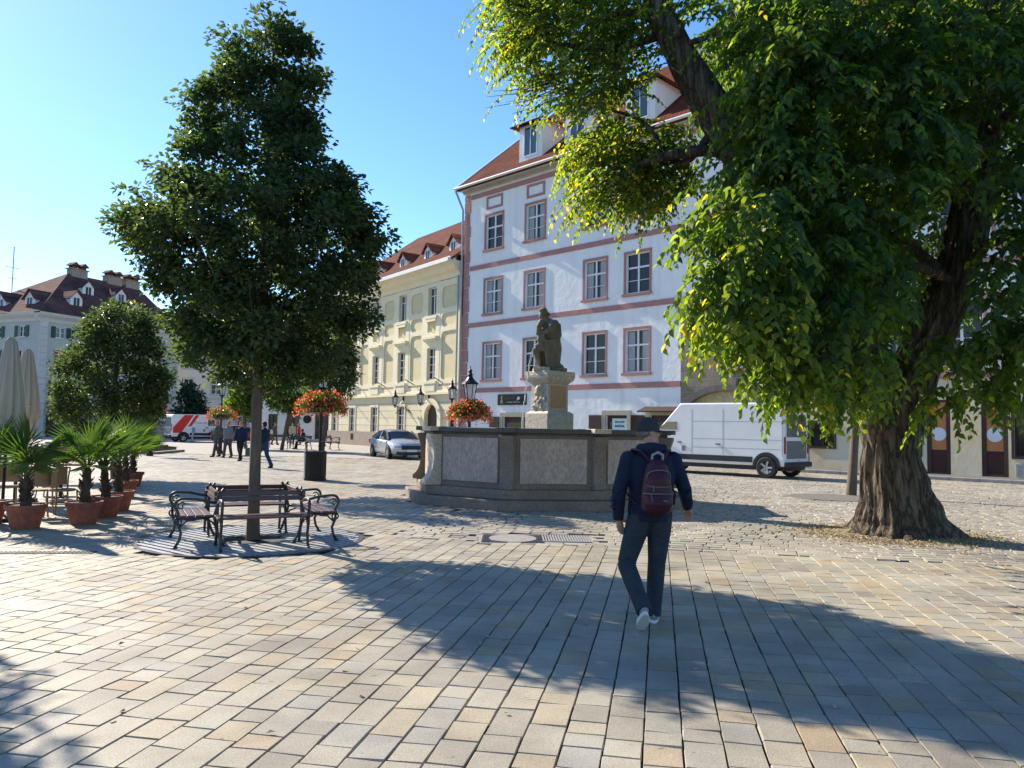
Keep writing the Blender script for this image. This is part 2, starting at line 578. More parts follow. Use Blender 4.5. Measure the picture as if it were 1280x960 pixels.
# far square: laid sheet that butts against the setts
m_far = M_brick('far_paving', (.385, .355, .30), (.34, .315, .275), (.22, .2, .17), .42, .207, .012, sw=False, bmp=.2, var=.85, stretch=(1, 1, 1))
g = G(); g.add([(-120, 36.5, -.003), (60, 36.5, -.003), (60, 260, -.003), (-120, 260, -.003)], [(0, 1, 2, 3)])
struct('far_square', g, m_far, rz=-ROW)
# sidewalk along the white house with kerb
m_walk = M('asphalt_walk', (.16, .16, .155), (.11, .11, .11), scale=3, fine=60, bmp=.3)
m_kerb = M('kerb_granite', (.34, .33, .31), (.26, .25, .24), scale=5, fine=50)
g = G(); g.box(0, 36, -1.75, 0, -.02, .12)
struct('sidewalk', g, m_walk, WHITE.o, WHITE.rz)
g = G()
for i in range(36): g.box(i + .006, i + .994, -2.02, -1.752, -.02, .125)
struct('kerb', g, m_kerb, WHITE.o, WHITE.rz, bevel=.012)

# ------------------------------------------------------------------ things set into the paving
m_iron = M('cast_iron', (.07, .07, .075), (.045, .045, .05), rough=.45, metal=.6, scale=20, bmp=.2)
m_grate = M('galvanised_bars', (.36, .36, .36), (.28, .285, .29), rough=.5, metal=.2, scale=6)
m_hole = M('dark_pit', (.055, .052, .047), (.04, .037, .034), scale=6)
t = thing('tree_grate', 'round grate of pale parallel bars under the benches and tree', 'tree grate', P_TREE)
g = G(); g.lathe([(R_GRATE, -.02), (R_GRATE, -.012)], n=48); part('pit', g, m_hole, t)
g = G(); g.lathe([(R_GRATE - .03, -.018), (R_GRATE - .03, .006), (R_GRATE + .03, .006), (R_GRATE + .03, -.018)], n=64, cap=False); part('ring', g, m_iron, t)
g = G(); mt = Matrix.Rotation(rad(-38), 4, 'Z'); q = -R_GRATE + .06
while q < R_GRATE - .05:
    hw = math.sqrt(max(.0, (R_GRATE - .035) ** 2 - (q + .03) ** 2))
    for lo, hi in (((-hw, -math.sqrt(.45 ** 2 - (q + .03) ** 2)), (math.sqrt(.45 ** 2 - (q + .03) ** 2), hw)) if abs(q + .03) < .45 else ((-hw, hw),)):
        g.box(lo, hi, q, q + .08, -.017, .004, mt)
    q += .125
part('bars', g, m_grate, t)

t = thing('manhole_cover', 'round stone filled manhole lid in a ribbed iron frame', 'manhole', (MAN1.x, MAN1.y, 0))
m_slab = M('pale_slab', (.33, .305, .26), (.26, .24, .21), scale=5, fine=50, bmp=.4)
g = G(); g.box(-.56, .56, -.5, .5, -.022, -.006); part('surround', g, m_slab, t)
g = G(); g.box(-.46, .46, -.42, .42, -.006, -.002); part('frame', g, m_iron, t)
for s_ in (-1, 1):
    g = G()
    for i in range(3): g.box(s_ * .385 - .05 + i * .035, s_ * .385 - .03 + i * .035, -.40, .40, -.002, .005)
    part('ribs', g, m_iron, t)
g = G(); g.lathe([(.355, -.002), (.355, .007)], n=36, sy=1.12); part('lid', g, M('lid_stone', (.3, .29, .27), (.24, .23, .22), scale=9, fine=60), t)
t = thing('drain_grille', 'slotted rectangular drain grille beside the round manhole lid', 'drain', (DRAIN.x, DRAIN.y, 0))
g = G(); g.box(-.47, .47, -.44, .44, -.022, -.010); part('surround', g, m_slab, t)
g = G(); g.box(-.36, .36, -.33, .33, -.010, -.006); part('pit', g, m_hole, t)
g = G()
for i in range(18): g.box(-.35 + i * .04, -.328 + i * .04, -.32, .32, -.006, .004)
g.box(-.37, .37, -.345, -.322, -.006, .005); g.box(-.37, .37, .322, .345, -.006, .005); part('grille', g, m_grate, t)
pd = gp(22, 691)
t = thing('drain_channel', 'slotted iron drain channel in the paving near the potted palms', 'drain', pd, rad(8))
g = G(); g.box(-.9, .9, -.1, .1, -.02, .001); part('pit', g, m_hole, t)
g = G()
for i in range(36): g.box(-.89 + i * .05, -.865 + i * .05, -.09, .09, .002, .007)
part('grille', g, m_iron, t)
t = part('tree_disc', G().lathe([(1.08, -.02), (1.08, .012)], n=40), M('bound_gravel', (.2, .185, .16), (.14, .13, .115), scale=8, fine=90, bmp=.5), None, loc=(G1.x, G1.y, 0))
tag(t, 'round disc of dark bound gravel at the foot of the young tree', 'tree pit')
# ------------------------------------------------------------------ buildings
YEL = Frame(-16.46, 69.3, .592, -.806); YL = 21.8


def wall_open(g, u0, u1, z0, z1, holes, depth=.22):
    us = sorted({u0, u1} | {x for h in holes for x in h[:2] if u0 < x < u1})
    zs = sorted({z0, z1} | {x for h in holes for x in h[2:] if z0 < x < z1})
    for a, b in zip(us, us[1:]):
        for c, d in zip(zs, zs[1:]):
            mu, mz = (a + b) / 2, (c + d) / 2
            if any(h[0] < mu < h[1] and h[2] < mz < h[3] for h in holes): continue
            g.add([(a, 0, c), (b, 0, c), (b, 0, d), (a, 0, d)], [(0, 1, 2, 3)])
    for a, b, c, d in holes:
        a, b, c, d = max(a, u0), min(b, u1), max(c, z0), min(d, z1)
        g.add([(a, 0, c), (b, 0, c), (b, 0, d), (a, 0, d), (a, depth, c), (b, depth, c), (b, depth, d), (a, depth, d)],
              [(0, 1, 5, 4), (1, 2, 6, 5), (2, 3, 7, 6), (3, 0, 4, 7)])


def ring_boxes(g, a, b, c, d, wd, y0, y1, bottom=True):
    g.box(a - wd, a, y0, y1, c - (wd if bottom else 0), d + wd); g.box(b, b + wd, y0, y1, c - (wd if bottom else 0), d + wd)
    g.box(a, b, y0, y1, d, d + wd)
    if bottom: g.box(a, b, y0, y1, c - wd, c)


def window(par, r, m_sur, m_fr, m_gl, sw=.125, nv=1, hz=(.36, .68), sill=.1, proud=.045, loc=(0, 0, 0), rz=0, mb=.035, mid=.10,
           shutters=None, label=None, name='window', inner=None, yf=.1):
    a, b, c, d = r
    g = G()
    if sw: ring_boxes(g, a, b, c, d, sw, -proud, .03)
    if sill: g.box(a - sw - .06, b + sw + .06, -proud - sill, -proud - .002, c - sw - .03, c - sw + .10)
    if not g.v: g.box(a - .05, b + .05, -.03, .02, c - .08, c - .002)
    wdw = part(name, g, m_sur, par, loc=loc, rz=rz, label=label)
    g = G(); ring_boxes(g, a + .07, b - .07, c + .07, d - .07, .068, yf, yf + .06)
    for k in range(nv):
        x = a + (b - a) * (k + 1) / (nv + 1); g.box(x - mid / 2, x + mid / 2, yf - .01, yf + .06, c + .07, d - .07)
    for i, t in enumerate(hz):
        z = d - (d - c) * t; hh = mid / 2 if i == 0 and len(hz) > 1 else mb / 2
        xs = [a + .07] + [a + (b - a) * (k + 1) / (nv + 1) for k in range(nv)] + [b - .07]
        for x0, x1 in zip(xs, xs[1:]):
            g.box(x0 + mid / 2, x1 - mid / 2, yf, yf + .05, z - hh, z + hh)
    part('frame', g, m_fr, wdw)
    g = G(); g.box(a + .01, b - .01, yf + .065, yf + .075, c + .01, d - .01); part('pane', g, m_gl, wdw)
    if inner:
        g = G(); g.box(a + .1, a + (b - a) * .34, yf + .061, yf + .064, c + .08, d - .1); g.box(b - (b - a) * .34, b - .1, yf + .061, yf + .064, c + .08, d - .1)
        part('curtain', g, inner, wdw)
    if shutters:
        for x0, x1 in ((a - .52, a - .06), (b + .06, b + .52)):
            g = G(); g.box(x0, x1, -.09, -.03, c - .03, d + .03)
            for k in range(10):
                z = c + (d - c) * (k + .5) / 10; g.box(x0 + .05, x1 - .05, -.105, -.092, z - .025, z + .025)
            part('shutter', g, shutters, wdw)
    return wdw


def roof_sheet(g, pts, th=.18):
    """tilted slab through the points"""
    k = len(pts); v = [Vector(p) for p in pts]
    nrm = (v[1] - v[0]).cross(v[2] - v[0]).normalized()
    if nrm.z < 0: nrm = -nrm
    vs = v + [p - nrm * th for p in v]
    g.add(vs, [tuple(range(k)), tuple(reversed(range(k, 2 * k)))] + [(i, (i + 1) % k, k + (i + 1) % k, k + i) for i in range(k)])


def dormer(par, u, y, z, wd, ht, dp, m_wall, m_roof, m_gl, m_fr, hip=False, loc=(0, 0, 0), rz=0, rise=.6, over=.14, ww=.62):
    """little roof window: cheeks, gable, roof, pane"""
    g = G(); h = wd / 2
    if hip: g.box(u - h, u + h, y, y + dp, z, z + ht)
    else: g.prism([(u - h, z), (u + h, z), (u + h, z + ht), (u, z + ht + rise * .85), (u - h, z + ht)], y, y + dp, 'y')
    d = part('dormer', g, m_wall, par, loc=loc, rz=rz)
    g = G(); o = over
    if hip:
        e = z + ht
        roof_sheet(g, [(u - h - o, y - o, e), (u + h + o, y - o, e), (u + h * .3, y + .9, e + rise), (u - h * .3, y + .9, e + rise)], .1)
        roof_sheet(g, [(u - h - o, y - o, e), (u - h * .3, y + .9, e + rise), (u - h * .3, y + dp + .6, e + rise), (u - h - o, y + dp + .6, e)], .1)
        roof_sheet(g, [(u + h + o, y - o, e), (u + h * .3, y + .9, e + rise), (u + h * .3, y + dp + .6, e + rise), (u + h + o, y + dp + .6, e)], .1)
    else:
        sl = rise / h
        for sg in (-1, 1):
            roof_sheet(g, [(u, y - o, z + ht + rise), (u + sg * (h + o), y - o, z + ht - o * sl), (u + sg * (h + o), y + dp + .4, z + ht - o * sl), (u, y + dp + .4, z + ht + rise)], .07)
    part('dormer_roof', g, m_roof, d)
    a, b, c, e = u - h * ww, u + h * ww, z + ht * .16, z + ht * .92
    g = G(); ring_boxes(g, a, b, c, e, .06, y - .04, y - .002); g.box(u - .025, u + .025, y - .04, y - .012, c, e); part('frame', g, m_fr, d)
    g = G(); g.box(a, b, y - .012, y - .004, c, e); part('pane', g, m_gl, d)
    return d


def arch_fill(g, u0, u1, zs, zt, y0, y1, seg=10):
    """masonry above an arched opening inside a rectangular one"""
    cx, r = (u0 + u1) / 2, (u1 - u0) / 2; h = zt - zs
    for sg in (-1, 1):
        poly = [(cx + sg * r, zs)] + [(cx + sg * r * math.cos(t), zs + h * math.sin(t)) for t in [PI / 2 * i / seg for i in range(1, seg + 1)]] + [(cx + sg * r, zt)]
        g.prism(poly, y0, y1, 'y')


def arch_ring(g, u0, u1, z0, zs, h, wd, y0, y1, seg=14):
    cx, r = (u0 + u1) / 2, (u1 - u0) / 2
    if z0 < zs: g.box(u0 - wd, u0, y0, y1, z0, zs); g.box(u1, u1 + wd, y0, y1, z0, zs)
    for i in range(seg):
        t0, t1 = PI * i / seg, PI * (i + 1) / seg
        g.prism([(cx + r * math.cos(t0), zs + h * math.sin(t0)), (cx + (r + wd) * math.cos(t0), zs + (h + wd) * math.sin(t0)),
                 (cx + (r + wd) * math.cos(t1), zs + (h + wd) * math.sin(t1)), (cx + r * math.cos(t1), zs + h * math.sin(t1))], y0, y1, 'y')


# --- materials
m_white = M_wall('limewash_white', (.84, .83, .81), (.78, .77, .75), (.62, .60, .57), bmp=.22)
m_pink = M('pink_trim', (.50, .25, .225), (.42, .205, .185), scale=2.5, bmp=.35, fine=25)
m_wframe = M('white_paint', (.78, .78, .76), (.7, .7, .68), rough=.5, bmp=0)
m_gl_dark = M_glass('dark_glass', (.035, .034, .032), .1, .35)
m_gl_sky = M_glass('bright_glass', (.05, .06, .08), .03, 1.0)
m_curtain = M('net_curtain', (.42, .43, .43), (.3, .3, .31), scale=6, stretch=(6, 1, .4), bmp=0)
m_tile_w = M_tile('red_pantiles', (.20, .055, .032), (.14, .042, .028), (.035, .016, .013))
m_tile_y = M_tile('brown_red_tiles', (.205, .072, .045), (.15, .055, .038), (.05, .025, .02))
m_tile_g = M_tile('weathered_tiles', (.215, .105, .085), (.17, .085, .075), (.07, .045, .04))
m_cream = M('cream_plaster', (.66, .63, .53), (.58, .55, .46), scale=.8, bmp=.4, bscale=6)
m_yel = M('yellow_stucco', (.80, .67, .39), (.71, .60, .35), scale=2.2, bmp=.6, bscale=22, bdist=.03, fine=14)
m_yoff = M('pale_yellow_trim', (.80, .71, .50), (.73, .645, .45), scale=1., bmp=.25)
m_ybase = M_brick('banded_plaster', (.78, .69, .47), (.72, .635, .43), (.38, .33, .24), 60, .56, .022, bmp=.8, var=.85)
m_plinth = M('stone_plinth', (.43, .34, .27), (.33, .265, .21), scale=1.5, fine=20, bmp=.4)
m_rubble = M_brick('rubble_stone', (.33, .27, .19), (.25, .205, .15), (.36, .32, .25), .62, .33, .03, bmp=1., bdist=.06, var=.65)
m_darkwood = M('dark_brown_wood', (.062, .032, .026), (.042, .024, .02), scale=3, stretch=(6, 6, 1), rough=.55)
m_oldwall = M('patched_plaster', (.68, .63, .50), (.62, .48, .26), scale=.55, bmp=.5)
m_metal = M('zinc_pipe', (.42, .42, .42), (.34, .34, .35), rough=.5, metal=.5)
m_stonefr = M('sandstone_frame', (.50, .45, .32), (.42, .37, .27), scale=3, fine=30)
m_gutter = M('white_gutter', (.74, .73, .7), (.66, .65, .62), rough=.6)

# ================= white house with pink bands
F = WHITE
t = thing('white_house', 'big white house with pink bands, red tiled roof and old stone patch behind the fountain', 'house', F.o, F.rz)
WL = 37.0
z_eave = F.uz(577, 241)[1]
zb = [sum(F.uz(*p)[1] for p in ps) / len(ps) for ps in (((586.9, 250.6), (722.5, 211.9)), ((585, 339.5), (812.5, 295)), ((584.4, 410), (846, 379.4)), ((592.5, 489.75), (851, 485)))]
ua, ub = F.uz(851, 440)[0], F.uz(1012, 500)[0]
zs = zb[2] - .02
rects = {}
for key, px in {'t1': (606, 628.7, 268.7, 315.6), 't2': (657.5, 683, 255, 305), 'm1': (605, 628, 349.4, 395.6), 'm2': (655, 681.6, 338.7, 388.7),
                'l1': (604, 628, 428, 478.7), 'l2': (654.4, 681, 422.5, 475), 'm3': (729.4, 759.7, 324.4, 379), 'm4': (780, 815, 315, 372.5),
                'l3': (728, 759, 415, 472.5), 'l4': (779, 813.7, 410, 470)}.items():
    rects[key] = F.rect(*px)
def avg(keys, i): return sum(rects[k][i] for k in keys) / len(keys)
rows = {'t': (avg(('t1', 't2'), 2), avg(('t1', 't2'), 3)), 'm': (avg(('m1', 'm2', 'm3', 'm4'), 2), avg(('m1', 'm2', 'm3', 'm4'), 3)), 'l': (avg(('l1', 'l2', 'l3', 'l4'), 2), avg(('l1', 'l2', 'l3', 'l4'), 3))}
cols = [((rects['t1'][0] + rects['l1'][0]) / 2, (rects['t1'][1] + rects['l1'][1]) / 2)] + [(rects['m2'][0], rects['m2'][1]), (rects['m3'][0], rects['m3'][1]), (rects['m4'][0], rects['m4'][1])]
wcol = sum(c[1] - c[0] for c in cols) / 4
centers = [(a + b) / 2 for a, b in cols]
centers += [F.uz(925, 430)[0], F.uz(1035, 420)[0], F.uz(1110, 420)[0], F.uz(1200, 330)[0], F.uz(1275, 330)[0]]
wins = []
for ci, c in enumerate(centers):
    for rk in 'tml':
        z0, z1 = rows[rk]; wins.append((c - wcol / 2 + .125, c + wcol / 2 - .125, z0 + .17, z1 - .125, ci, rk))
inB = lambda h: True
# openings on the ground floor
zg = zb[3] - .25
def gr(x0, x1, ytop, z0=0.12): 
    r = F.rect(x0, x1, 560, ytop); return (r[0], r[1], z0, r[3])
d1 = gr(628, 652, 521); d2 = gr(757, 784, 519); d3 = gr(812, 838, 519)
e1 = gr(1158.6, 1188, 500); e2 = gr(1227, 1260, 500)
sw0 = F.rect(1140, 1150, 568, 505); sw1 = F.rect(1268, 1290, 571, 505); wk = F.rect(1012, 1043, 558, 528)
allh = [w_[:4] for w_ in wins]
g = G(); wall_open(g, 0, ua, 0, z_eave, [h for h in allh if h[1] < ua] + [d1, d2, d3])
wall_open(g, ua, WL, zs, z_eave, [h for h in allh if h[0] > ua and h[2] > zs])
wall_open(g, ub, WL, zb[3], zs, [h for h in allh if h[0] > ub and h[3] < zs])
part('wall', g, m_white, t)
arch = F.rect(852, 968, 560, 487); az = F.uz(905, 488)[1]
au0, au1 = F.uz(858, 500)[0], F.uz(965, 500)[0]
g = G(); wall_open(g, ua, ub, 0, zs, [h for h in allh if ua < h[0] < ub and h[3] < zs] + [(au0, au1, 0.12, az)], .35)
arch_fill(g, au0, au1, az - 1.1, az, .0, .34)
part('stone_wall', g, m_rubble, t)
g = G(); arch_ring(g, au0, au1, .12, az - 1.1, 1.1, .3, -.06, .05); part('stone_arch', g, M('grey_voussoirs', (.2, .18, .15), (.15, .135, .12), scale=4, fine=30), t)
g = G(); g.box(au0, au1, .30, .349, .12, az); part('infill', g, M('ochre_infill', (.60, .50, .26), (.5, .42, .24), scale=1.3, fine=12), t)
g = G(); wall_open(g, ub, WL, 0, zb[3], [e1, e2, sw0, sw1, wk]); part('ground_floor_wall', g, m_oldwall, t)
g = G()
for i, z in enumerate(zb):
    hb = .30
    if i == 2: g.box(.62, WL, -.05, -.003, z, z + hb)
    elif i == 3: g.box(.62, ua, -.05, -.003, z, z + hb); g.box(ub, WL, -.05, -.003, z + .003, z + hb)
    else: g.box(.62, WL, -.05, -.003, z, z + hb)
for c in centers:      # small blind panels under the cornice
    a, b = c - .62, c + .62; z1 = zb[0] - .12; z0 = z1 - .85
    ring_boxes(g, a, b, z0 + .15, z1 - .13, .14, -.05, -.003)
part('pink_bands', g, m_pink, t)
g = G(); z = .1; k = 0
while z < zb[0] + .3:
    g.box(0, .58 if k % 2 else .50, -.06, -.003, z, min(z + .78, zb[0] + .36)); z += .84; k += 1
part('quoins', g, m_pink, t)
prof = [(-.0, zb[0] + .46), (-.12, zb[0] + .46), (-.16, zb[0] + .75), (-.32, zb[0] + .8), (-.36, zb[0] + 1.1), (-.6, z_eave - .22), (-.62, z_eave), (0, z_eave)]
g = G(); g.prism(prof, -.1, WL, 'x'); part('cornice', g, M('grey_cornice', (.56, .55, .5), (.47, .46, .43), scale=1.2), t)
RD_, RZ_ = 10.3, 27.0
g = G(); sl = (RZ_ - z_eave) / (RD_ + .8)
roof_sheet(g, [(-.15, -.8, z_eave), (WL, -.8, z_eave), (WL, RD_, RZ_), (-.15, RD_, RZ_)], .2)
roof_sheet(g, [(-.15, 21.4, z_eave), (WL, 21.4, z_eave), (WL, RD_ + .02, RZ_), (-.15, RD_ + .02, RZ_)], .2)
part('roof', g, m_tile_w, t)
g = G(); g.tube([(-.19, -.8, z_eave + .02), (-.19, RD_, RZ_ + .03)], .07, 6); g.tube([(-.2, -.86, z_eave - .02), (WL, -.86, z_eave - .02)], .09, 8)
part('gutter', g, m_gutter, t)
g = G(); g.prism([(.002, 0), (20.6, 0), (20.6, z_eave), (RD_, RZ_ - .25), (.002, z_eave)], .0, .3, 'x'); part('gable_wall', g, m_white, t)
g = G(); g.tube([(-.2, -.75, z_eave - .1), (-.12, -.35, z_eave - .9), (-.08, -.15, z_eave - 1.3), (-.08, -.15, .2)], .075, 8); part('downpipe', g, m_metal, t)
for (x0, x1, z0, z1, ci, rk) in wins:
    inner = m_curtain if (ci < 2 and rk == 'm') or (ci * 7 + ord(rk)) % 3 == 0 else None
    window(t, (x0, x1, z0, z1), m_pink, m_wframe, m_gl_dark, inner=inner)
def uzo(Fr, px, py, off):
    d = ray(px, py); tt = ((Fr.o + Fr.n * off) - CAM).dot(Fr.n) / d.dot(Fr.n); p = CAM + d * tt
    return (p - Fr.o).dot(Fr.u), p.z
for px, py in ((663, 197), (722, 171), (800, 150), (905, 125), (960, 100)):
    u, z = uzo(F, px, py, .3)
    dormer(t, u, .3, z_eave + .9 * sl + .1, 2.0, 2.35, 3.4, m_white, m_tile_w, m_gl_sky, m_wframe, hip=True, rise=.75, over=.45, ww=.52)
for px in (868, 940):
    u, z = uzo(F, px, 85, 5.0)
    dormer(t, u, 5.2, z_eave + 5.9 * sl, 2.2, 1.5, 3.4, m_white, m_tile_w, m_gl_sky, m_wframe, rise=1.0, over=.2)
# doors, shutters
for d, lab in ((d1, None), (d2, None), (d3, None)):
    g = G(); ring_boxes(g, d[0], d[1], .122, d[3], .26, -.05, .02, bottom=False)
    dr = part('door', g, m_stonefr, t)
    g = G(); g.box(d[0], d[1], .16, .2, .122, d[3]); part('leaf', g, m_darkwood, dr)
    g = G(); g.box(d[0] + .15, d[1] - .15, .148, .157, 1.0, d[3] - .35); part('pane', g, m_gl_dark, dr)
    for x0, x1 in ((d[0] - 1.15, d[0] - .28), (d[1] + .28, d[1] + 1.15)):
        g = G(); g.box(x0, x1, -.1, -.052, .2, d[3])
        for k in range(8):
            z = .5 + k * (d[3] - .6) / 8; g.add([(x0 + .1, -.112, z), (x0 + .16, -.112, z), (x1 - .1, -.112, z + .3), (x1 - .16, -.112, z + .3)], [(0, 1, 2, 3)])
        part('shutter', g, m_darkwood, dr)
g = G(); roof_sheet(g, [(d3[0] - .3, -.02, d3[3] + .45), (d3[1] + 1.6, -.02, d3[3] + .45), (d3[1] + 1.6, -.75, d3[3] + .2), (d3[0] - .3, -.75, d3[3] + .2)], .06)
part('canopy', g, m_darkwood, t)
m_orange = M('orange_poster', (.50, .21, .07), (.44, .18, .06), bmp=0, rough=.5); m_pwhite = M('poster_white', (.72, .74, .76), (.66, .68, .72), bmp=0)
for e in (e1, e2):
    a, b, c, d = e
    g = G(); ring_boxes(g, a + .16, b - .16, c + .1, d - .1, .155, .02, .1)
    dr = part('door', g, m_darkwood, t)
    g = G(); g.box(a + .16, b - .16, .06, .1, c + .1, c + .98); part('lower_panel', g, M('maroon_panel', (.075, .028, .026), (.05, .022, .02), scale=2), dr)
    g = G(); g.box(a + .16, b - .16, .06, .1, c + .982, d - .1); part('poster', g, m_orange, dr)
    rr = (b - a - .32) / 2; cz = c + 1.32 + rr
    g = G(); g.prism([((a + b) / 2 + rr * .98 * math.cos(i * PI / 14), cz + rr * .98 * math.sin(i * PI / 14)) for i in range(28)], .045, .057, 'y'); part('poster_disc', g, m_pwhite, dr)
for s_, nv in ((sw0, 0), (sw1, 0), (wk, 1)):
    window(t, s_, m_darkwood, m_darkwood, m_gl_dark, sw=.08, nv=nv, hz=(), sill=0)
g = G(); ring_boxes(g, sw1[0] + .1, sw1[0] + 1.2, .2, .6, .05, -.03, -.002); g.box(sw1[0] + .1, sw1[0] + 1.2, -.02, -.003, .2, .6); part('cellar_vent', g, m_metal, t)

# signs on the white house
def text_mesh(body, size, depth=.004, bold=0, shear=0):
    c = bpy.data.curves.new('lettering', 'FONT'); c.body = body; c.size = size; c.extrude = depth; c.offset = bold; c.shear = shear
    c.align_x = 'CENTER'; c.align_y = 'CENTER'; c.resolution_u = 3
    o = put('lettering', c); dg = bpy.context.evaluated_depsgraph_get()
    me = bpy.data.meshes.new_from_object(o.evaluated_get(dg)); bpy.data.objects.remove(o); bpy.data.curves.remove(c)
    me.transform(Matrix.Rotation(PI / 2, 4, 'X'))
    return me
m_black = M('sign_black', (.012, .012, .014), (.009, .009, .01), rough=.4, bmp=0)
a, b, z0, z1 = F.rect(623, 658.5, 506.5, 493)
so_ = F.o + F.u * ((a + b) / 2)
sg = thing('shop_sign', 'black shop sign with golden bust and white script above a doorway on the white house', 'sign', (so_.x, so_.y, z0), F.rz)
W_, H_ = b - a, z1 - z0
g = G(); g.box(-W_ / 2, W_ / 2, -.09, -.003, 0, H_); part('board', g, m_black, sg, bevel=.01)
m_gold = M('faded_gold', (.30, .27, .14), (.25, .22, .12), bmp=0)
g = G(); g.prism([(-.13, .0), (.13, 0), (.1, .18), (.04, .26), (.09, .36), (.08, .48), (.02, .55), (-.06, .53), (-.09, .42), (-.05, .28), (-.12, .18)], -.1, -.091, 'y'); g.xf(Matrix.Translation((-W_ * .35, 0, H_ * .14)) @ Matrix.Scale(H_ / .75, 4)); part('bust', g, m_gold, sg)
put_me('script', text_mesh('jo', H_ * .42, .004, .01, .4), m_wframe, sg, (W_ * .24, -.095, H_ * .62))
g = G()
for x0, x1, zz in ((-.24, -.14, .6), (-.12, -.02, .58), (.0, .08, .63), (.09, .13, .66)): g.prism([(W_ * x0, H_ * (zz - .1)), (W_ * x1, H_ * (zz - .06)), (W_ * (x1 - .02), H_ * (zz + .12)), (W_ * (x0 + .02), H_ * (zz + .08))], -.095, -.091, 'y')
part('dim_letters', g, M('dim_green', (.035, .06, .045), (.05, .04, .045), bmp=0, scale=5), sg)
g = G()
for x0, x1 in ((-.17, -.14), (-.11, .03), (.06, .18), (.2, .29)): g.box(W_ * x0, W_ * x1, -.095, -.091, H_ * .22, H_ * .3)
part('small_line', g, M('dim_white', (.3, .3, .3), (.25, .25, .25), bmp=0), sg)
a, b, z0, z1 = F.rect(764, 783, 541, 523)
so_ = F.o + F.u * ((a + b) / 2)
sg = thing('paper_notice', 'pale green paper notice reading POCTIVY BURCIAK on a shop door', 'notice', (so_.x, so_.y, z0), F.rz)
W_, H_ = b - a, z1 - z0
g = G(); g.box(-W_ / 2, W_ / 2, .09, .1, 0, H_); part('sheet', g, M('pale_green_paper', (.60, .72, .68), (.56, .68, .65), bmp=0), sg)
m_dgreen = M('dark_green_print', (.03, .10, .08), (.025, .08, .07), bmp=0)
for txt, zz in (('POCTIVÝ', .74), ('BURČIAK', .46)):
    me = text_mesh(txt, H_ * .2, .003, .006); put_me('lettering', me, m_dgreen, sg, (0, .083, H_ * zz))
g = G(); g.prism([(-W_ * .36, H_ * .1), (W_ * .1, H_ * .1), (W_ * .02, H_ * .2), (-W_ * .26, H_ * .22)], .083, .089, 'y'); part('mark', g, m_dgreen, sg)

# ================= yellow house
F = YEL
t = thing('yellow_house', 'pale yellow baroque house with stucco panels, arched doorway and four small dormers', 'house', F.o, F.rz)
zc = F.uz(575, 342)[1]; zc = (zc + F.uz(501, 363)[1]) / 2 - .15          # underside of cornice
zst = F.uz(520, 494.5)[1]                                             # string course over ground floor
wu = F.rect(535, 545.6, 395, 361); wl = F.rect(534, 544.5, 475, 436); wg = F.rect(496, 506, 541, 508)
cu = [F.uz(x, 450)[0] for x in (540, 503, 471, 443, 419)]
uw = (wu[1] - wu[0]) / 2
holes = []
for c in cu:
    holes += [(c - uw, c + uw, wu[2], wu[3]), (c - uw, c + uw, wl[2], wl[3])]
gh = []
for x in (500.6, 467.5, 440, 418): c = F.uz(x, 525)[0]; gh.append((c - uw * .98, c + uw * .98, wg[2], wg[3]))
da = F.rect(531, 548, 556, 506); door = (da[0], da[1], 0.02, da[3])
dz = F.rect(561, 571, 556, 520); door2 = (dz[0], dz[1], .02, dz[3])
g = G(); wall_open(g, 0, YL, zst, zc + .6, holes); part('wall', g, m_yel, t)
g = G(); wall_open(g, 0, YL, 0, zst, gh + [door, door2], .3); hw = (door[1] - door[0]) / 2
arch_fill(g, door[0], door[1], door[3] - hw, door[3], .001, .29); part('banded_wall', g, m_ybase, t)
g = G()
for a, b in ((0, door[0] - .4), (door[1] + .4, door2[0] - .1), (door2[1] + .1, YL)): g.box(a, b, -.1, -.003, 0, 1.15)
part('plinth', g, m_plinth, t)
g = G()
bays = sorted(cu); fw = uw + .55
for c in cu:
    for sg_ in (-1, 1): g.box(min(c + sg_ * uw, c + sg_ * fw), max(c + sg_ * uw, c + sg_ * fw), -.10, -.003, zst + .3, zc - .02)
    g.box(c - uw, c + uw, -.10, -.003, wu[3], zc - .02); g.box(c - uw, c + uw, -.10, -.003, wl[3], wl[3] + .55)
edges = [0.0] + [x for c in bays for x in (c - fw, c + fw)] + [YL]
for a, b in zip(edges[::2], edges[1::2]):
    if b - a < .2: continue
    for zz, hh in ((wu[2] - .05, .35), (wl[3] + 1.05, .32), (wl[2] - .35, .3), (zc - .5, .45), (zst + .3, .28)):
        g.box(a, b, -.085, -.003, zz, zz + hh)
    lo_, hi_ = a, b
    if b - a > 1.0:
        for za, zb_ in ((zst + .58, wl[2] - .35), (wl[2] - .05, wl[3] + 1.05), (wl[3] + 1.37, wu[2] - .05), (wu[2] + .3, zc - .5)):
            if zb_ - za < .3: continue
            for x0, sg_ in ((a, 1), (b, -1)):
                g.box(min(x0, x0 + sg_ * .22), max(x0, x0 + sg_ * .22), -.083, -.003, za, zb_)
                for zc_, sz in ((za, 1), (zb_, -1)):
                    xx = x0 + sg_ * .22
                    g.prism([(xx, zc_), (xx + sg_ * .3, zc_), (xx + sg_ * .1, zc_ + sz * .1), (xx, zc_ + sz * .3)], -.081, -.003, 'y')
part('stucco_frames', g, m_yoff, t)
g = G(); g.box(-.05, YL, -.22, -.003, zst, zst + .16); g.box(-.05, YL, -.14, -.003, zst + .163, zst + .3); part('string_course', g, m_yoff, t)
g = G(); g.prism([(0, zc), (-.12, zc), (-.2, zc + .3), (-.5, zc + .45), (-.62, zc + .75), (-.95, zc + .85), (-.95, zc + 1.0), (0, zc + 1.0)], -.3, YL - .02, 'x'); part('cornice', g, m_yoff, t)
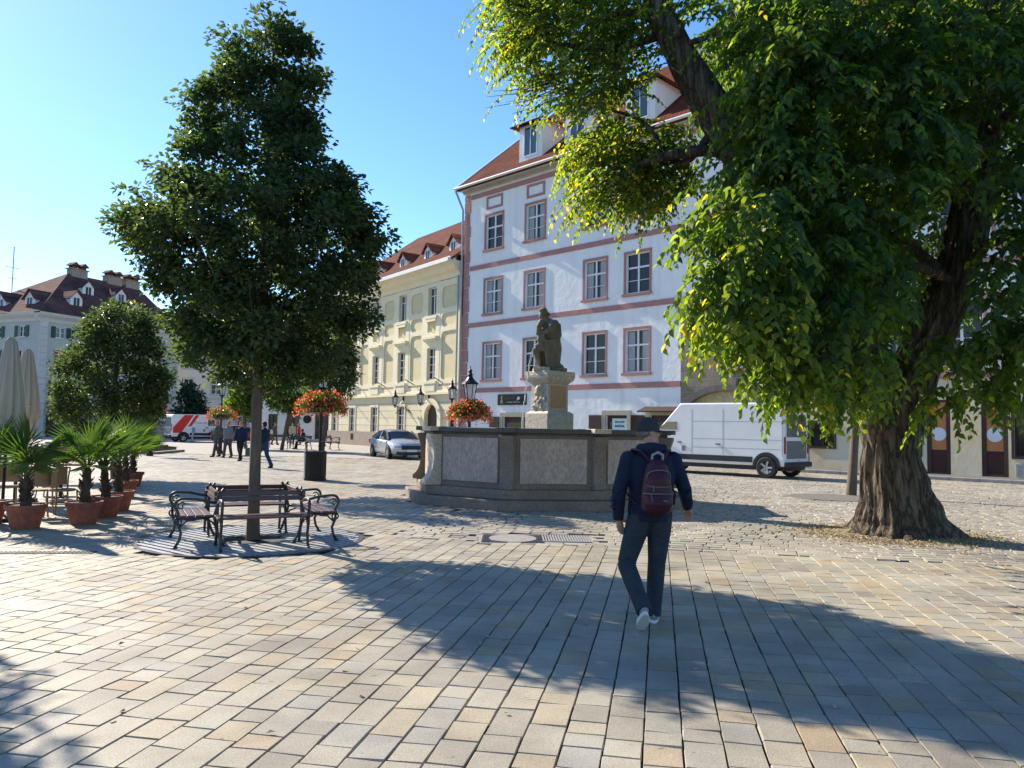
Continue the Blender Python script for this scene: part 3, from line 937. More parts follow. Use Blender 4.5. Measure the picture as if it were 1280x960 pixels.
ze = zc + 1.0
g = G(); g.box(-.4, YL - .02, -1.12, -.952, ze - .12, ze + .12); g.box(-.4, YL - .02, -.95, -.5, ze + .001, ze + .22); part('gutter', g, m_gutter, t)
u_r, z_r = uzo(F, 522, 298, 8.0)
u_h = 0.0; YD = 8.0; sl = (z_r - ze) / (YD + .9)
g = G()
roof_sheet(g, [(-.4, -.9, ze + .1), (YL, -.9, ze + .1), (YL, YD, z_r), (u_r, YD, z_r)], .15)
roof_sheet(g, [(-.4, -.9, ze + .1), (u_r, YD, z_r), (-.4, 2 * YD + .9, ze + .1)], .15)
roof_sheet(g, [(-.4, 2 * YD + .9, ze + .1), (YL, 2 * YD + .9, ze + .1), (YL, YD + .02, z_r), (u_r, YD + .02, z_r)], .15)
part('roof', g, m_tile_y, t)
g = G(); g.box(.001, .3, .3, 16, 0, ze); part('end_wall', g, m_ybase, t)
for px, py in ((567, 312), (535, 324), (504, 334), (474, 345)):
    u, z = uzo(F, px, py, .7)
    dormer(t, u, .7, ze + 1.5 * sl, 1.15, .75, 2.2, m_wframe, m_tile_y, m_gl_dark, m_wframe, rise=.55, over=.2, ww=.5)
for i, h in enumerate(holes):
    up = i % 2 == 0
    window(t, h, m_yoff, m_wframe, m_gl_sky if up else m_gl_dark, sw=.0, nv=1, hz=(.3,) if up else (.27, .52, .76), sill=0, mid=.07, mb=.05)
    g = G(); c = (h[0] + h[1]) / 2
    if up: g.box(c - uw - .25, c + uw + .25, -.24, -.102, h[2] - .28, h[2] - .08); g.box(c - uw - .1, c + uw + .1, -.22, -.102, h[2] - .5, h[2] - .282)
    else:
        g.box(c - uw - .42, c + uw + .42, -.38, -.102, h[3] + .62, h[3] + .8); g.box(c - uw - .25, c + uw + .25, -.28, -.102, h[3] + .45, h[3] + .618)
        g.prism([(c - uw - .36, h[3] + .803), (c + uw + .36, h[3] + .803), (c, h[3] + 1.1)], -.32, -.102, 'y')
        part('window_hood', g, m_yoff, t); g = G()
        g.box(c - uw - .3, c + uw + .3, -.25, -.102, h[2] - .3, h[2] - .1); g.box(c - uw - .15, c + uw + .15, -.2, -.102, h[2] - .85, h[2] - .302)
    part('window_sill', g, m_yoff, t)
for h in gh:
    window(t, h, m_yoff, m_wframe, m_gl_dark, sw=.16, nv=1, hz=(.35, .68), sill=0, mid=.07)
g = G(); arch_ring(g, door[0], door[1], .02, door[3] - hw, hw, .45, -.14, .05)
dr = part('door', g, m_yoff, t)
g = G(); g.box(door[0], door[1], .2, .28, .02, door[3])
for k in range(5): g.box(door[0] + .1, door[1] - .1, .185, .198, .3 + k * .6, .75 + k * .6)
part('leaf', g, m_darkwood, dr)
g = G(); ring_boxes(g, door2[0], door2[1], .02, door2[3], .18, -.05, .02, bottom=False); dr = part('door', g, m_yoff, t)
g = G(); g.box(door2[0], door2[1], .2, .28, .02, door2[3]); part('leaf', g, m_darkwood, dr)
g = G(); g.tube([(YL - .12, -.2, zc), (YL - .12, -.2, .2)], .07, 8); part('downpipe', g, m_metal, t)
g = G()
for x in (556, 520, 484, 453, 432):
    u = F.uz(x, 489)[0]; g.bar((u, -.14, zst + .75), (u + .1, -1.0, zst + 1.15), .05)
part('flag_holders', g, m_black, t)
for x in (441,):
    u = F.uz(x, 549)[0]; g = G(); g.box(u - .25, u + .25, -.115, -.102, .45, .95); part('cellar_vent', g, m_black, t)

# ================= grey corner house far left
p = at(43, 545, GREY_D)
F = Frame(p.x, p.y, .393, .92); GL = 17.0
t = thing('grey_house', 'grey corner house with green shutters, brown hipped roof and paired chimneys', 'house', F.o, F.rz)
m_grey = M('grey_green_plaster', (.43, .46, .43), (.38, .41, .39), scale=.8, bmp=.2)
m_greyl = M('pale_trim', (.54, .56, .52), (.48, .50, .47), scale=1.2, bmp=.2)
m_rust = M_brick('rusticated_base', (.44, .45, .43), (.38, .39, .38), (.2, .2, .2), .95, .42, .03, bmp=.8, var=.8)
m_green = M('green_shutter', (.014, .075, .05), (.011, .06, .04), rough=.5, bmp=0)
zE = 11.9
LW = 26.0
rowz = ((9.75, 10.8), (7.1, 8.45), (4.05, 5.45))
rc = [F.uz(x, 450)[0] for x in (74, 93, 113, 134, 156, 180)]
hr = [(c - .5, c + .5, a, b) for c in rc for a, b in rowz]
hl = [(LW - d_ - .5, LW - d_ + .5, a, b) for d_ in (2.6, 6.2, 9.8, 13.4, 17) for a, b in rowz]
LT = dict(loc=(0, LW, 0), rz=-PI / 2)
ad = F.uz(70, 530)[0]; adoor = (ad - 1.1, ad + 1.1, 0, 3.0)
g = G(); wall_open(g, 0, GL, 3.3, zE, hr); part('wall', g, m_grey, t)
g = G(); wall_open(g, 0, LW, 0, zE, hl); part('wall', g, m_grey, t, **LT)
g = G(); wall_open(g, 0, GL, 0, 3.3, [adoor], .4); arch_fill(g, adoor[0], adoor[1], 1.9, 3.0, .001, .39); part('base_wall', g, m_rust, t)
g = G(); g.box(adoor[0], adoor[1], .35, .39, 0, 3.0); part('gateway', g, m_darkwood, t)
g = G()
for z in np.arange(.1, zE - .8, .62): g.box(-.07, .75, -.07, -.003, z, z + .58)
g.box(-.1, GL, -.12, -.003, 5.75, 5.95)
for c in rc: g.box(c + 1.5, c + 1.85, -.08, -.003, 5.96, zE - .7)
part('trim', g, m_greyl, t)
g = G(); g.prism([(0, zE - .7), (-.1, zE - .7), (-.2, zE - .4), (-.6, zE - .1), (-.7, zE + .15), (0, zE + .15)], -.6, GL, 'x'); part('cornice', g, m_greyl, t)
g = G(); g.prism([(0, zE - .7), (-.1, zE - .7), (-.2, zE - .4), (-.6, zE - .1), (-.7, zE + .15), (0, zE + .15)], 0, LW - .01, 'x'); part('cornice', g, m_greyl, t, **LT)
for i, h in enumerate(hr):
    k = i % 3
    window(t, h, m_greyl if k != 1 else m_pink, m_wframe, m_gl_dark if k != 0 else m_gl_sky, sw=.1, nv=1, hz=(.5,), sill=.06, shutters=m_green if k != 1 else None)
for i, h in enumerate(hl):
    window(t, h, m_greyl, m_wframe, m_gl_dark, sw=.1, nv=1, hz=(.5,), sill=.06, shutters=m_green, **LT)
er = zE + .15; RX0, RYD, RZt = 7.8, 7.0, 17.8
g = G()
roof_sheet(g, [(-.7, -.7, er), (GL, -.7, er), (GL, RYD, RZt), (RX0, RYD, RZt)], .15)
roof_sheet(g, [(-.7, -.7, er), (RX0, RYD, RZt), (-.7, 14.7, er)], .15)
roof_sheet(g, [(-.7, 14.7, er), (GL, 14.7, er), (GL, RYD + .02, RZt), (RX0, RYD + .02, RZt)], .15)
roof_sheet(g, [(-.7, 4, er - .02), (-.7, LW, er - .02), (4.8, LW, 15.4), (4.8, 6.5, 15.4)], .15)
rf = part('roof', g, m_tile_g, t)
for cx_, n in ((8.9, 2), (13.4, 2), (15.9, 2)):
    g = G(); g.box(cx_ - .95, cx_ + .95, RYD - .45, RYD + .45, RZt - .8, RZt + .55); g.box(cx_ - 1.1, cx_ + 1.1, RYD - .55, RYD + .55, RZt + .55, RZt + .65)
    ch = part('chimney', g, m_plinth, rf)
    g = G()
    for q in (-.55, .55):
        g.prism([(cx_ + q - .55, RZt + .95), (cx_ + q + .55, RZt + .95), (cx_ + q, RZt + 1.35)], RYD - .55, RYD + .55, 'y'); g.box(cx_ + q - .3, cx_ + q + .3, RYD - .3, RYD + .3, RZt + .65, RZt + .95)
    part('chimney_cap', g, m_tile_g, t)
for px, py, dy in ((110, 370, 3.6), (95, 386, 1.2), (151, 378, 3.4), (170, 392, 1.2)):
    u, z = uzo(F, px, py, dy)
    dormer(t, u, dy, er + (dy + .4) * (RZt - er) / 7.7, 1.35, 1.1, 2.2, m_wframe, m_tile_g, m_gl_dark, m_wframe, rise=.7, over=.2, ww=.5)
for d_ in (3.0, 7.4, 11.5): dormer(t, LW - d_, .9, er + .9 * .68, 1.5, 1.2, 2.4, m_wframe, m_tile_g, m_gl_dark, m_wframe, rise=.8, over=.25, ww=.5, **LT)
g = G(); g.tube([(5, 12, 14.5), (5, 12, 20.5)], .06, 6); g.bar((4.2, 12, 18.2), (5.8, 12, 18.2), .06); g.bar((4.5, 12, 17), (5.5, 12, 17), .05); part('antenna', g, m_metal, t)

# ================= far pale house and cafe
p0 = at(214, 545, 96); F = Frame(p0.x, p0.y, 1, .06); FL = 19.0
t = thing('pale_house', 'pale far off house with dark windows seen beneath the tree crowns', 'house', F.o, F.rz)
m_pale = M('pale_plaster', (.68, .65, .60), (.62, .59, .55), scale=.6, bmp=.2)
hs = [(x - .6, x + .6, z, z + 1.9) for x in (1.8, 5.2, 8.6, 12, 15.4) for z in (1.2, 5.2, 8.4, 11.2)]
g = G(); wall_open(g, 0, FL, 0, 14, hs); part('wall', g, m_pale, t)
g = G(); g.box(0, FL, -.12, -.003, 4.5, 4.75); g.box(-.3, FL, -.5, -.003, 13.5, 14.05); part('string_course', g, m_greyl, t)
for h in hs: window(t, h, m_greyl, m_wframe, m_gl_dark, sw=.15, nv=1, hz=(.35, .7), sill=.08)
g = G(); roof_sheet(g, [(-.3, -.7, 14.1), (FL, -.7, 14.1), (FL, 6, 18.3), (-.3, 6, 18.3)], .2); g.box(0, FL, .4, 12, 0, 14.02); part('roof', g, m_tile_g, t)
g = G(); g.tube([(.1, -.3, 13.5), (.1, -.3, .2)], .12, 8); part('downpipe', g, m_black, t)
p0 = at(329, 548, 84); F = Frame(p0.x, p0.y, 1, .0); FL = 8.6
t = thing('cafe_front', 'low white cafe front with navy awnings and a round black sign', 'cafe', F.o, F.rz)
hs = [(.5, 1.5, 1.0, 2.7), (2.5, 3.9, .05, 3.1), (5.6, 7.2, .05, 3.1)]
g = G(); wall_open(g, -1.5, FL, 0, 7, hs); part('wall', g, m_wframe, t)
g = G(); g.box(-1.5, FL, .4, 6, 0, 7); part('hall', g, m_pale, t)
for h in hs: window(t, h, m_wframe, m_black, m_gl_dark, sw=.05, nv=1, hz=(), sill=0)
m_navy = M('navy_canvas', (.018, .022, .04), (.014, .017, .03), bmp=.1)
for a, b in ((2.2, 4.3), (5.3, 7.6)):
    g = G(); roof_sheet(g, [(a, -.05, 3.9), (b, -.05, 3.9), (b, -1.3, 2.9), (a, -1.3, 2.9)], .04); part('awning', g, m_navy, t)
g = G(); g.prism([(4.75 + .45 * math.cos(i * PI / 10), 2.2 + .45 * math.sin(i * PI / 10)) for i in range(20)], -.08, -.003, 'y'); part('round_sign', g, m_black, t)
# ------------------------------------------------------------------ fountain
m_fst = M('weathered_sandstone', (.285, .232, .188), (.195, .158, .13), scale=1.6, fine=22, bmp=.5)
m_fdark = M('mossy_rim', (.15, .14, .12), (.095, .09, .08), scale=2.5, fine=18, bmp=.5)
m_fpanel = M('pink_grey_marble', (.56, .44, .385), (.42, .335, .295), scale=4, fine=20, stretch=(1, 1, .55), bmp=.5, rough=.6)
m_flight = M('pale_limestone', (.68, .585, .47), (.56, .475, .38), scale=3, fine=24, bmp=.5)
m_forange = M('orange_marble', (.62, .37, .21), (.54, .32, .19), scale=9, fine=40, bmp=.4)
m_water = M_glass('basin_water', (.03, .045, .045), .03, .5)
m_rustst = M('rust_stained_stone', (.26, .18, .10), (.17, .135, .09), scale=2, fine=20, bmp=.5)
m_moss = M('statue_stone', (.27, .235, .155), (.12, .112, .08), scale=2.2, fine=9, bmp=.7, bscale=14)
P = [p - FC for p in FOUNT]
t = thing('fountain', 'stone fountain with marble panelled basin and draped statue pouring water from a pedestal', 'fountain', (FC.x, FC.y, 0))
def ringp(g, s0, s1, z0, z1):
    k = len(P); vs = [(*(p * s0)[:2], z) for z in (z0, z1) for p in P] + [(*(p * s1)[:2], z) for z in (z0, z1) for p in P]
    fs = []
    for i in range(k):
        j = (i + 1) % k
        fs += [(i, j, k + j, k + i), (2 * k + j, 2 * k + i, 3 * k + i, 3 * k + j), (k + i, k + j, 3 * k + j, 3 * k + i), (j, i, 2 * k + i, 2 * k + j)]
    g.add(vs, fs)
g = G(); ringp(g, 1.17, .5, -.02, .20); part('step', g, m_fst, t, bevel=.025)
g = G(); ringp(g, 1.075, .5, .201, .40); part('plinth', g, m_fst, t, bevel=.03)
g = G(); ringp(g, 1.0, .9, .401, 1.50); part('basin', g, m_fst, t)
g = G(); ringp(g, 1.02, .87, 1.501, 1.545); ringp(g, 1.045, .85, 1.546, 1.65); part('rim', g, m_fdark, t, bevel=.02)
g = G(); g.add([(*(p * .895)[:2], 1.42) for p in P], [tuple(range(8))]); part('water', g, m_water, t)
for i in range(8):
    a, b = P[i], P[(i + 1) % 8]; d = (b - a).normalized(); n = Vector((d.y, -d.x, 0))
    if n.dot((a + b) / 2) < 0: n = -n
    L = (b - a).length; g = G()
    m4 = Matrix(((d.x, n.x, 0, a.x), (d.y, n.y, 0, a.y), (0, 0, 1, 0), (0, 0, 0, 1)))
    g.box(.24, L - .24, -.01, .035, .52, 1.44, m4); part('panel', g, m_fpanel, t, bevel=.008)
    bis = a.normalized(); sd_ = Vector((-bis.y, bis.x, 0)); g = G()
    fl = .3 if i in (3, 4) else .8
    prof = [(-.2, .401), (.02 + .32 * fl, .401), (.02 + .32 * fl, .5), (.02 + .23 * fl, .56), (.04 + .13 * fl, .64), (.06 + .05 * fl, .78), (.075, 1.0), (.085, 1.2), (.13, 1.32), (.17, 1.44), (.17, 1.499), (-.2, 1.499)]
    m4 = Matrix(((bis.x, sd_.x, 0, a.x), (bis.y, sd_.y, 0, a.y), (0, 0, 1, 0), (0, 0, 0, 1)))
    g.prism(prof, -.15, .15, 'y'); g.xf(m4); part('pilaster', g, m_flight if i == 2 else (m_rustst if i == 1 else m_fst), t, bevel=.02)  # the single paler pilaster has sunlight on its scroll put into its colour
    g = G(); g.box(-.2, .20, -.2, .2, 1.5605, 1.658, m4); part('rim_block', g, m_flight if i in (2, 4) else m_fdark, t, bevel=.015)
PC = at(687, 500, 17.9) - FC; PC.z = 0
R4 = Matrix.Translation(PC) @ Matrix.Rotation(rad(38), 4, 'Z')
def sq(g, h, z0, z1, h1=None, m=R4):
    h1 = h1 or h
    vs = [m @ Vector((i * hh, j * hh, z)) for hh, z in ((h, z0), (h1, z1)) for i, j in ((-1, -1), (1, -1), (1, 1), (-1, 1))]
    g.add(vs, [(3, 2, 1, 0), (4, 5, 6, 7)] + [(i, (i + 1) % 4, 4 + (i + 1) % 4, 4 + i) for i in range(4)])
g = G(); sq(g, .40, .5, 2.0); sq(g, .40, 2.0, 2.05, .33); sq(g, .305, 2.05, 2.68); sq(g, .31, 2.68, 2.78, .40); sq(g, .40, 2.78, 2.86, .42); sq(g, .42, 2.86, 2.97)
ped = part('pedestal', g, m_flight, t, bevel=.012)
g = G()
for j in (-1, 1):
    g.box(-.23, .23, j * .306 - .012, j * .306 + .012, 2.12, 2.63, R4)
part('marble_panel', g, m_forange, ped)
g = G()
for i in range(34):
    u, z = random.uniform(-.22, .22), random.uniform(2.06, 2.7)
    if abs(u) > .1 and z > 2.3 and random.random() < .5: u *= .5
    g.ell(R4 @ Vector((-.31, u, z)), (random.uniform(.03, .07), random.uniform(.03, .07), random.uniform(.03, .08)), 7, 5)
g.ell(R4 @ Vector((-.33, 0, 2.55)), (.08, .08, .11), 8, 6)
part('carved_relief', g, m_flight, ped, smooth=True)


def sx(X, Y, dy=0.): return Vector((PC.x + (X - 451) / 511.7, PC.y + dy, 1.65 + (1502 - Y) / 511.7))
g = G()
g.ell(sx(440, 330, .0), (.235, .22, .30), 16, 12, Matrix.Rotation(rad(-12), 3, 'Y'))
g.ell(sx(500, 340, .05), (.15, .2, .30), 16, 12)
g.ell(sx(455, 500, .02), (.235, .24, .24), 16, 12)
g.tube([sx(430, 250), sx(400, 205), sx(368, 165)], [.13, .085, .07], 12)
g.tube([sx(455, 480), sx(465, 560), sx(475, 640), sx(480, 720), sx(470, 820)], [(.24, .22), (.245, .24), (.21, .22), (.18, .2), (.20, .22)], 16)
g.tube([sx(420, 540, -.08), sx(340, 530, -.18), sx(275, 550, -.16)], [.14, .12, .095], 12)
g.tube([sx(275, 550, -.16), sx(300, 660, -.14), sx(320, 740, -.1), sx(325, 800, -.1)], [.09, .085, .06, .055], 12)
g.ell(sx(312, 812, -.15), (.085, .11, .04), 10, 8)
g.tube([sx(330, 560, .0), sx(345, 660, .02), sx(360, 800, .02)], [.1, .075, .055], 10)
g.ell(sx(352, 135), (.085, .10, .115), 14, 10, Matrix.Rotation(rad(20), 3, 'Y'))
g.ell(sx(325, 165), (.045, .05, .06), 8, 6)
g.ell(sx(358, 92), (.12, .12, .055), 14, 8, Matrix.Rotation(rad(14), 3, 'Y'))
g.ell(sx(362, 75), (.085, .09, .05), 12, 8)
g.ell(sx(428, 130, .03), (.04, .05, .05), 8, 6)
g.tube([sx(350, 220, -.18), sx(305, 300, -.24), sx(290, 380, -.22), sx(345, 350, -.24)], [.085, .07, .055, .05], 10)
g.tube([sx(480, 230, -.15), sx(440, 330, -.26), sx(370, 370, -.28)], [.09, .07, .05], 10)
g.ell(sx(335, 440, -.2), (.10, .10, .14), 12, 10); g.tube([sx(340, 370, -.2), sx(318, 340, -.2)], [.05, .06], 10)
for k in range(7):
    y0 = 420 + k * 38
    g.tube([sx(330 + k * 10, y0 - 20, -.2), sx(400, y0 + 45, -.26), sx(480, y0 + 40, -.22), sx(570, y0 - 50, -.05)], [.02, .032, .032, .02], 6)
for k in range(6):
    X = 400 + k * 28
    g.tube([sx(X - 10, 600, -.2), sx(X + 8, 700, -.21), sx(X, 815, -.2)], [.02, .03, .035], 6)
for k in range(5):
    g.tube([sx(560 - k * 26, 240 + k * 10, -.08 - k * .02), sx(570 - k * 20, 380, -.1 - k * .02), sx(540 - k * 18, 500, -.14)], [.02, .03, .02], 6)
g.ell(sx(565, 780, .05), (.12, .2, .11), 12, 8); g.ell(sx(600, 805, -.05), (.07, .12, .07), 10, 8)
g.ell(sx(480, 815, .05), (.28, .24, .06), 14, 8)
me = fuse(g, .02, 3, 'statue'); put_me('statue', me, m_moss, t)
g = G(); m5 = Matrix.Translation(PC)
g.box(-.40, -.02, -.34, .3, 2.972, 3.065, m5); part('statue_base', g, m_flight, t, bevel=.02)
g = G(); g.box(-.018, .38, -.3, .34, 2.972, 3.05, m5); part('statue_base', g, m_moss, t, bevel=.02)
m_drop, nt, bs, out = _nt('falling_water')
bs.inputs['Base Color'].default_value = (.9, .92, .95, 1); bs.inputs['Roughness'].default_value = .08; bs.inputs['Transmission Weight'].default_value = .45; bs.inputs['IOR'].default_value = 1.33
g = G(); a = sx(248, 590, -.2)
def jet(p, vx, vy, vz, tmax, r, n):
    for i in range(n):
        tt = tmax * i / n; q = p + Vector((vx * tt, vy * tt, vz * tt - 4.9 * tt * tt))
        if q.z < 1.42: break
        l = .05 + .03 * random.random()
        g.ell(q + Vector((random.gauss(0, .006), random.gauss(0, .006), 0)), (r, r, l * (1 if tt > .25 else 1.3)), 6, 5)
jet(a, -.45, -.25, -.6, .62, .011, 48)
for k in range(5): g.ell(PC + Vector((-.5 - .16 * k, -.3, 2.12 - .02 * (k - 1) ** 2)), (.012, .012, .02), 6, 5)
part('water_jet', g, m_drop, t, smooth=True)

# ------------------------------------------------------------------ lamps, baskets, bin
m_blk = M('black_paint', (.014, .014, .016), (.010, .010, .011), rough=.4, scale=12, bmp=.1)
m_lglass, nt, bs, out = _nt('lantern_glass')
bs.inputs['Base Color'].default_value = (.75, .77, .78, 1); bs.inputs['Roughness'].default_value = .15; bs.inputs['Transmission Weight'].default_value = .55; bs.inputs['IOR'].default_value = 1.1
def lantern(par, z, s=1.):
    g = G(); g.lathe([(.03 * s, z - .16 * s), (.06 * s, z - .06 * s), (.15 * s, z), (.15 * s, z + .03 * s)], n=8)
    for i in range(6):
        a = PI / 3 * i; ca, sa = math.cos(a), math.sin(a)
        g.bar((.125 * s * ca, .125 * s * sa, z + .03 * s), (.205 * s * ca, .205 * s * sa, z + .52 * s), .022 * s)
    g.lathe([(.27 * s, z + .515 * s), (.25 * s, z + .56 * s), (.15 * s, z + .64 * s), (.08 * s, z + .74 * s), (.07 * s, z + .8 * s), (.09 * s, z + .82 * s), (.05 * s, z + .86 * s), (.05 * s, z + .92 * s), (.07 * s, z + .94 * s), (.015 * s, z + 1.0 * s), (.01 * s, z + 1.1 * s)], n=12)
    l = part('lantern', g, m_blk, par)
    g = G(); g.lathe([(.115 * s, z + .032 * s), (.195 * s, z + .513 * s)], n=6); part('glass', g, m_lglass, l)
    return l
def lamp(px, y, d, label, zl, s=1.0, extra_base=True):
    p = at(px, y, d)
    t = thing('street_lamp', label, 'street lamp', (p.x, p.y, 0), 0, 'old style street lamps on the square')
    g = G(); g.lathe([(.16, 0), (.16, .12), (.11, .2), (.10, .7), (.12, .74), (.055, .85), (.045, zl - .5), (.07, zl - .46), (.04, zl - .4), (.035, zl - .15)], n=12)
    part('pole', g, m_blk, t, smooth=False); lantern(t, zl, s); return p
m_fol = M_leaf('basket_leaves', [(0, (.06, .10, .02)), (1, (.16, .20, .04))], .4)
m_blo = M_leaf('blossoms', [(0, (.55, .04, .03)), (.45, (.68, .11, .06)), (.75, (.74, .22, .16)), (1, (.78, .40, .32))], .45, tint=(1.2, .9, .7))
def basket(x, y, z, r, label, n=1.0):
    t = thing('flower_basket', label, 'flower basket', (x, y, z), 0, 'flower baskets hung on the street lamps')
    g = G(); g.lathe([(.1, -.28), (r * .5, -.2), (r * .62, 0), (r * .55, .04)], n=16); part('bowl', g, m_fol if False else m_blk, t)
    k = int(1500 * n); D = unit(RNG.normal(0, 1, (k, 3))); D[:, 2] = np.where(D[:, 2] < -.4, -D[:, 2] * .6, D[:, 2])
    q = D * (RNG.uniform(.55, 1., (k, 1)) * np.array([[r, r, r * .55]]))
    q[:, 2] -= .28 * np.clip((np.hypot(q[:, 0], q[:, 1]) / r - .6), 0, 1) * RNG.uniform(.2, 1.6, k)
    me = leaf_mesh('foliage', q, D + RNG.normal(0, .6, (k, 3)), np.tile([0, 0, 1.], (k, 1)) + RNG.normal(0, .5, (k, 3)), RNG.uniform(.07, .13, k), RNG.uniform(.05, .09, k), RNG.random(k), m_fol)
    put('foliage', me, t)
    k = int(820 * n); D = unit(RNG.normal(0, 1, (k, 3))); D[:, 2] = np.where(D[:, 2] < -.35, -D[:, 2], D[:, 2])
    keep = RNG.random(k) < np.clip(.35 + .65 * (1 - np.abs(D[:, 2])), .3, 1); D = D[keep]; k = len(D)
    q = D * (RNG.uniform(.88, 1.12, (k, 1)) * np.array([[r, r, r * .6]]))
    q[:, 2] -= .34 * np.clip((np.hypot(q[:, 0], q[:, 1]) / r - .6), 0, 1) * RNG.uniform(.2, 1.7, k)
    me = leaf_mesh('blossoms', q, RNG.normal(0, 1, (k, 3)), RNG.normal(0, 1, (k, 3)), RNG.uniform(.05, .10, k), RNG.uniform(.05, .09, k), RNG.random(k), m_blo)
    put('blossoms', me, t)
p = lamp(399, 600, 23.3, 'street lamp rising behind the black litter bin under a flower basket', 2.75)
basket(p.x, p.y, 2.22, .76, 'large red flower basket above the black litter bin')
p = lamp(586, 560, 23.6, 'tall street lamp behind the fountain rim with glass lantern above flowers', 2.45, 1.0)
basket(p.x, p.y, 2.1, .66, 'orange and red flower basket showing over the fountain rim')
lamp(564, 540, 40, 'smaller looking street lamp beside the arched doorway of the yellow house', 3.1)
p = lamp(275, 560, 41, 'far street lamp standing by the red and white van', 3.1); basket(p.x, p.y, 2.05, .78, 'pink and red flower basket beside the red and white van', .6)
p = lamp(187, 572, 37, 'street lamp at the stone steps behind the potted palms', 3.0); basket(p.x, p.y, 2.2, .68, 'dull red flower basket above the potted palms', .6)
for px, py, nm in ((505, 497, 'black wall lantern over the ground floor windows of the yellow house'), (537, 494, 'black wall lantern over the arched door of the yellow house')):
    u, z = YEL.uz(px, py); q = YEL.o + YEL.u * u - YEL.n * .75
    t = thing('wall_lantern', nm, 'wall lamp', (q.x, q.y, z - .6), YEL.rz)
    lantern(t, 0, 1.15)
    g = G(); g.bar((0, .68, .35), (0, .68, .75), .08)
    g.tube([(0, .7, .4), (0, .4, .05), (0, .05, -.15)], .03, 6); part('bracket', g, m_blk, t)
    for s_ in (-1, 1):
        g = G()
        for k in range(5): g.ell((s_ * (.3 + k * .2), .72, -.15 - .1 * k), (.12, .04, .06), 6, 5)
        part('scroll', g, m_blk, t)
p = gp(393, 600)
t = thing('litter_bin', 'black litter bin with slatted sides beneath the flower basket', 'litter bin', (p.x, p.y, 0), rad(20))
g = G()
oc = [(.30, -.2), (.2, -.3), (-.2, -.3), (-.30, -.2), (-.30, .2), (-.2, .3), (.2, .3), (.30, .2)]
g.prism(oc, .05, .84, 'z'); g.prism([(x * 1.06, y * 1.06) for x, y in oc], .02, .07, 'z'); g.prism([(x * 1.05, y * 1.05) for x, y in oc], .80, .86, 'z')
for k in range(9): g.box(-.19 + k * .045, -.165 + k * .045, -.315, -.301, .1, .78)
for k in range(8): g.box(.301, .315, -.18 + k * .05, -.155 + k * .05, .1, .78)
part('body', g, m_blk, t, bevel=.008)
g = G()
for x in (-.25, .25): g.bar((x, 0, .86), (x, 0, 1.12), .04)
g.box(-.3, .3, -.22, .22, 1.12, 1.15); part('roof', g, m_blk, t)

# ------------------------------------------------------------------ benches
m_slat = M('dark_red_wood', (.085, .035, .027), (.06, .028, .023), scale=2, stretch=(1, 9, 9), rough=.38, bmp=.2, spec=.5)
def scroll(cx, cz, r0, r1, t0, t1, n=14): return [(cx + (r0 + (r1 - r0) * i / n) * math.cos(t0 + (t1 - t0) * i / n), cz + (r0 + (r1 - r0) * i / n) * math.sin(t0 + (t1 - t0) * i / n)) for i in range(n + 1)]
BL = .60
def bench(label, loc, rz, group=None):
    t = thing('park_bench', label, 'bench', loc, rz, group)
    g = G()
    for k in range(4): g.box(-BL, BL, -.47 + k * .105, -.375 + k * .105, .405, .432)
    part('seat', g, m_slat, t, bevel=.006)
    g = G(); mt = Matrix.Translation((0, -.035, .5)) @ Matrix.Rotation(rad(-12), 4, 'X')
    for z0, z1 in ((.10, .165), (.172, .235)): g.box(-BL, BL, -.013, .013, z0, z1, mt)
    part('backrest', g, m_slat, t, bevel=.006)
    for s_ in (-1, 1):
        x = s_ * (BL - .05); g = G(); q = lambda pts, r=.0195: g.tube([(x, a, b) for a, b in pts], r, 7)
        q([(.085, .77), (.05, .72), (-.005, .5), (-.03, .41), (.0, .25), (.06, .08), (.10, .012)])       # back leg and upright
        q([(-.48, .4), (-.47, .30), (-.43, .2), (-.45, .1), (-.50, .012)]); g.ell((x, -.50, .012), (.03, .045, .012), 8, 4); g.ell((x, .10, .012), (.03, .045, .012), 8, 4)
        q([(-.03, .41), (-.2, .385), (-.36, .385), (-.48, .4)])
        q([(-.46, .27), (-.36, .36), (-.25, .37)], .012); q([(.03, .22), (-.06, .34), (-.16, .37)], .012)
        q([(.02, .58), (-.1, .60), (-.25, .635), (-.40, .645)] + scroll(-.43, .565, .08, .085, PI / 2, PI * 1.25) + [(-.47, .45), (-.48, .4)])
        q(scroll(-.44, .55, .055, .012, PI * .2, PI * 2.4), .011)
        q(scroll(-.47, .35, .05, .04, PI * .5, PI * 2.4), .012)
        part('side_frame', g, m_iron, t, smooth=True)
    return t
TH = rad(27)
labs = ('dark park bench nearest the camera facing out from the tree', 'park bench on the litter bin side of the tree with pale reflecting seat', 'park bench behind the tree facing away', 'park bench with sunlit reddish seat and backrest beside the tree, towards the potted palms')
bench0 = None
for k, lab in enumerate(labs):
    a = TH + k * PI / 2
    dv = Vector((math.sin(a), -math.cos(a), 0))
    loc = P_TREE + dv * .56
    if bench0 is None: bench0 = bench(lab, loc, a, 'benches around the pavement tree')
    else: dup(bench0, loc, a, lab)
for px, py, rz, lab in ((350, 560, 10, 'far bench beneath small trees, nearest the tree trunk with benches'), (377, 562, -20, 'far bench with a seated person in dark clothes'), (408, 562, 80, 'far bench beyond the litter bin, by the yellow house')):
    q = gp(px, py); b = dup(bench0, (q.x, q.y, 0), rad(rz), lab, 1.25); b['group'] = 'far benches under small trees'

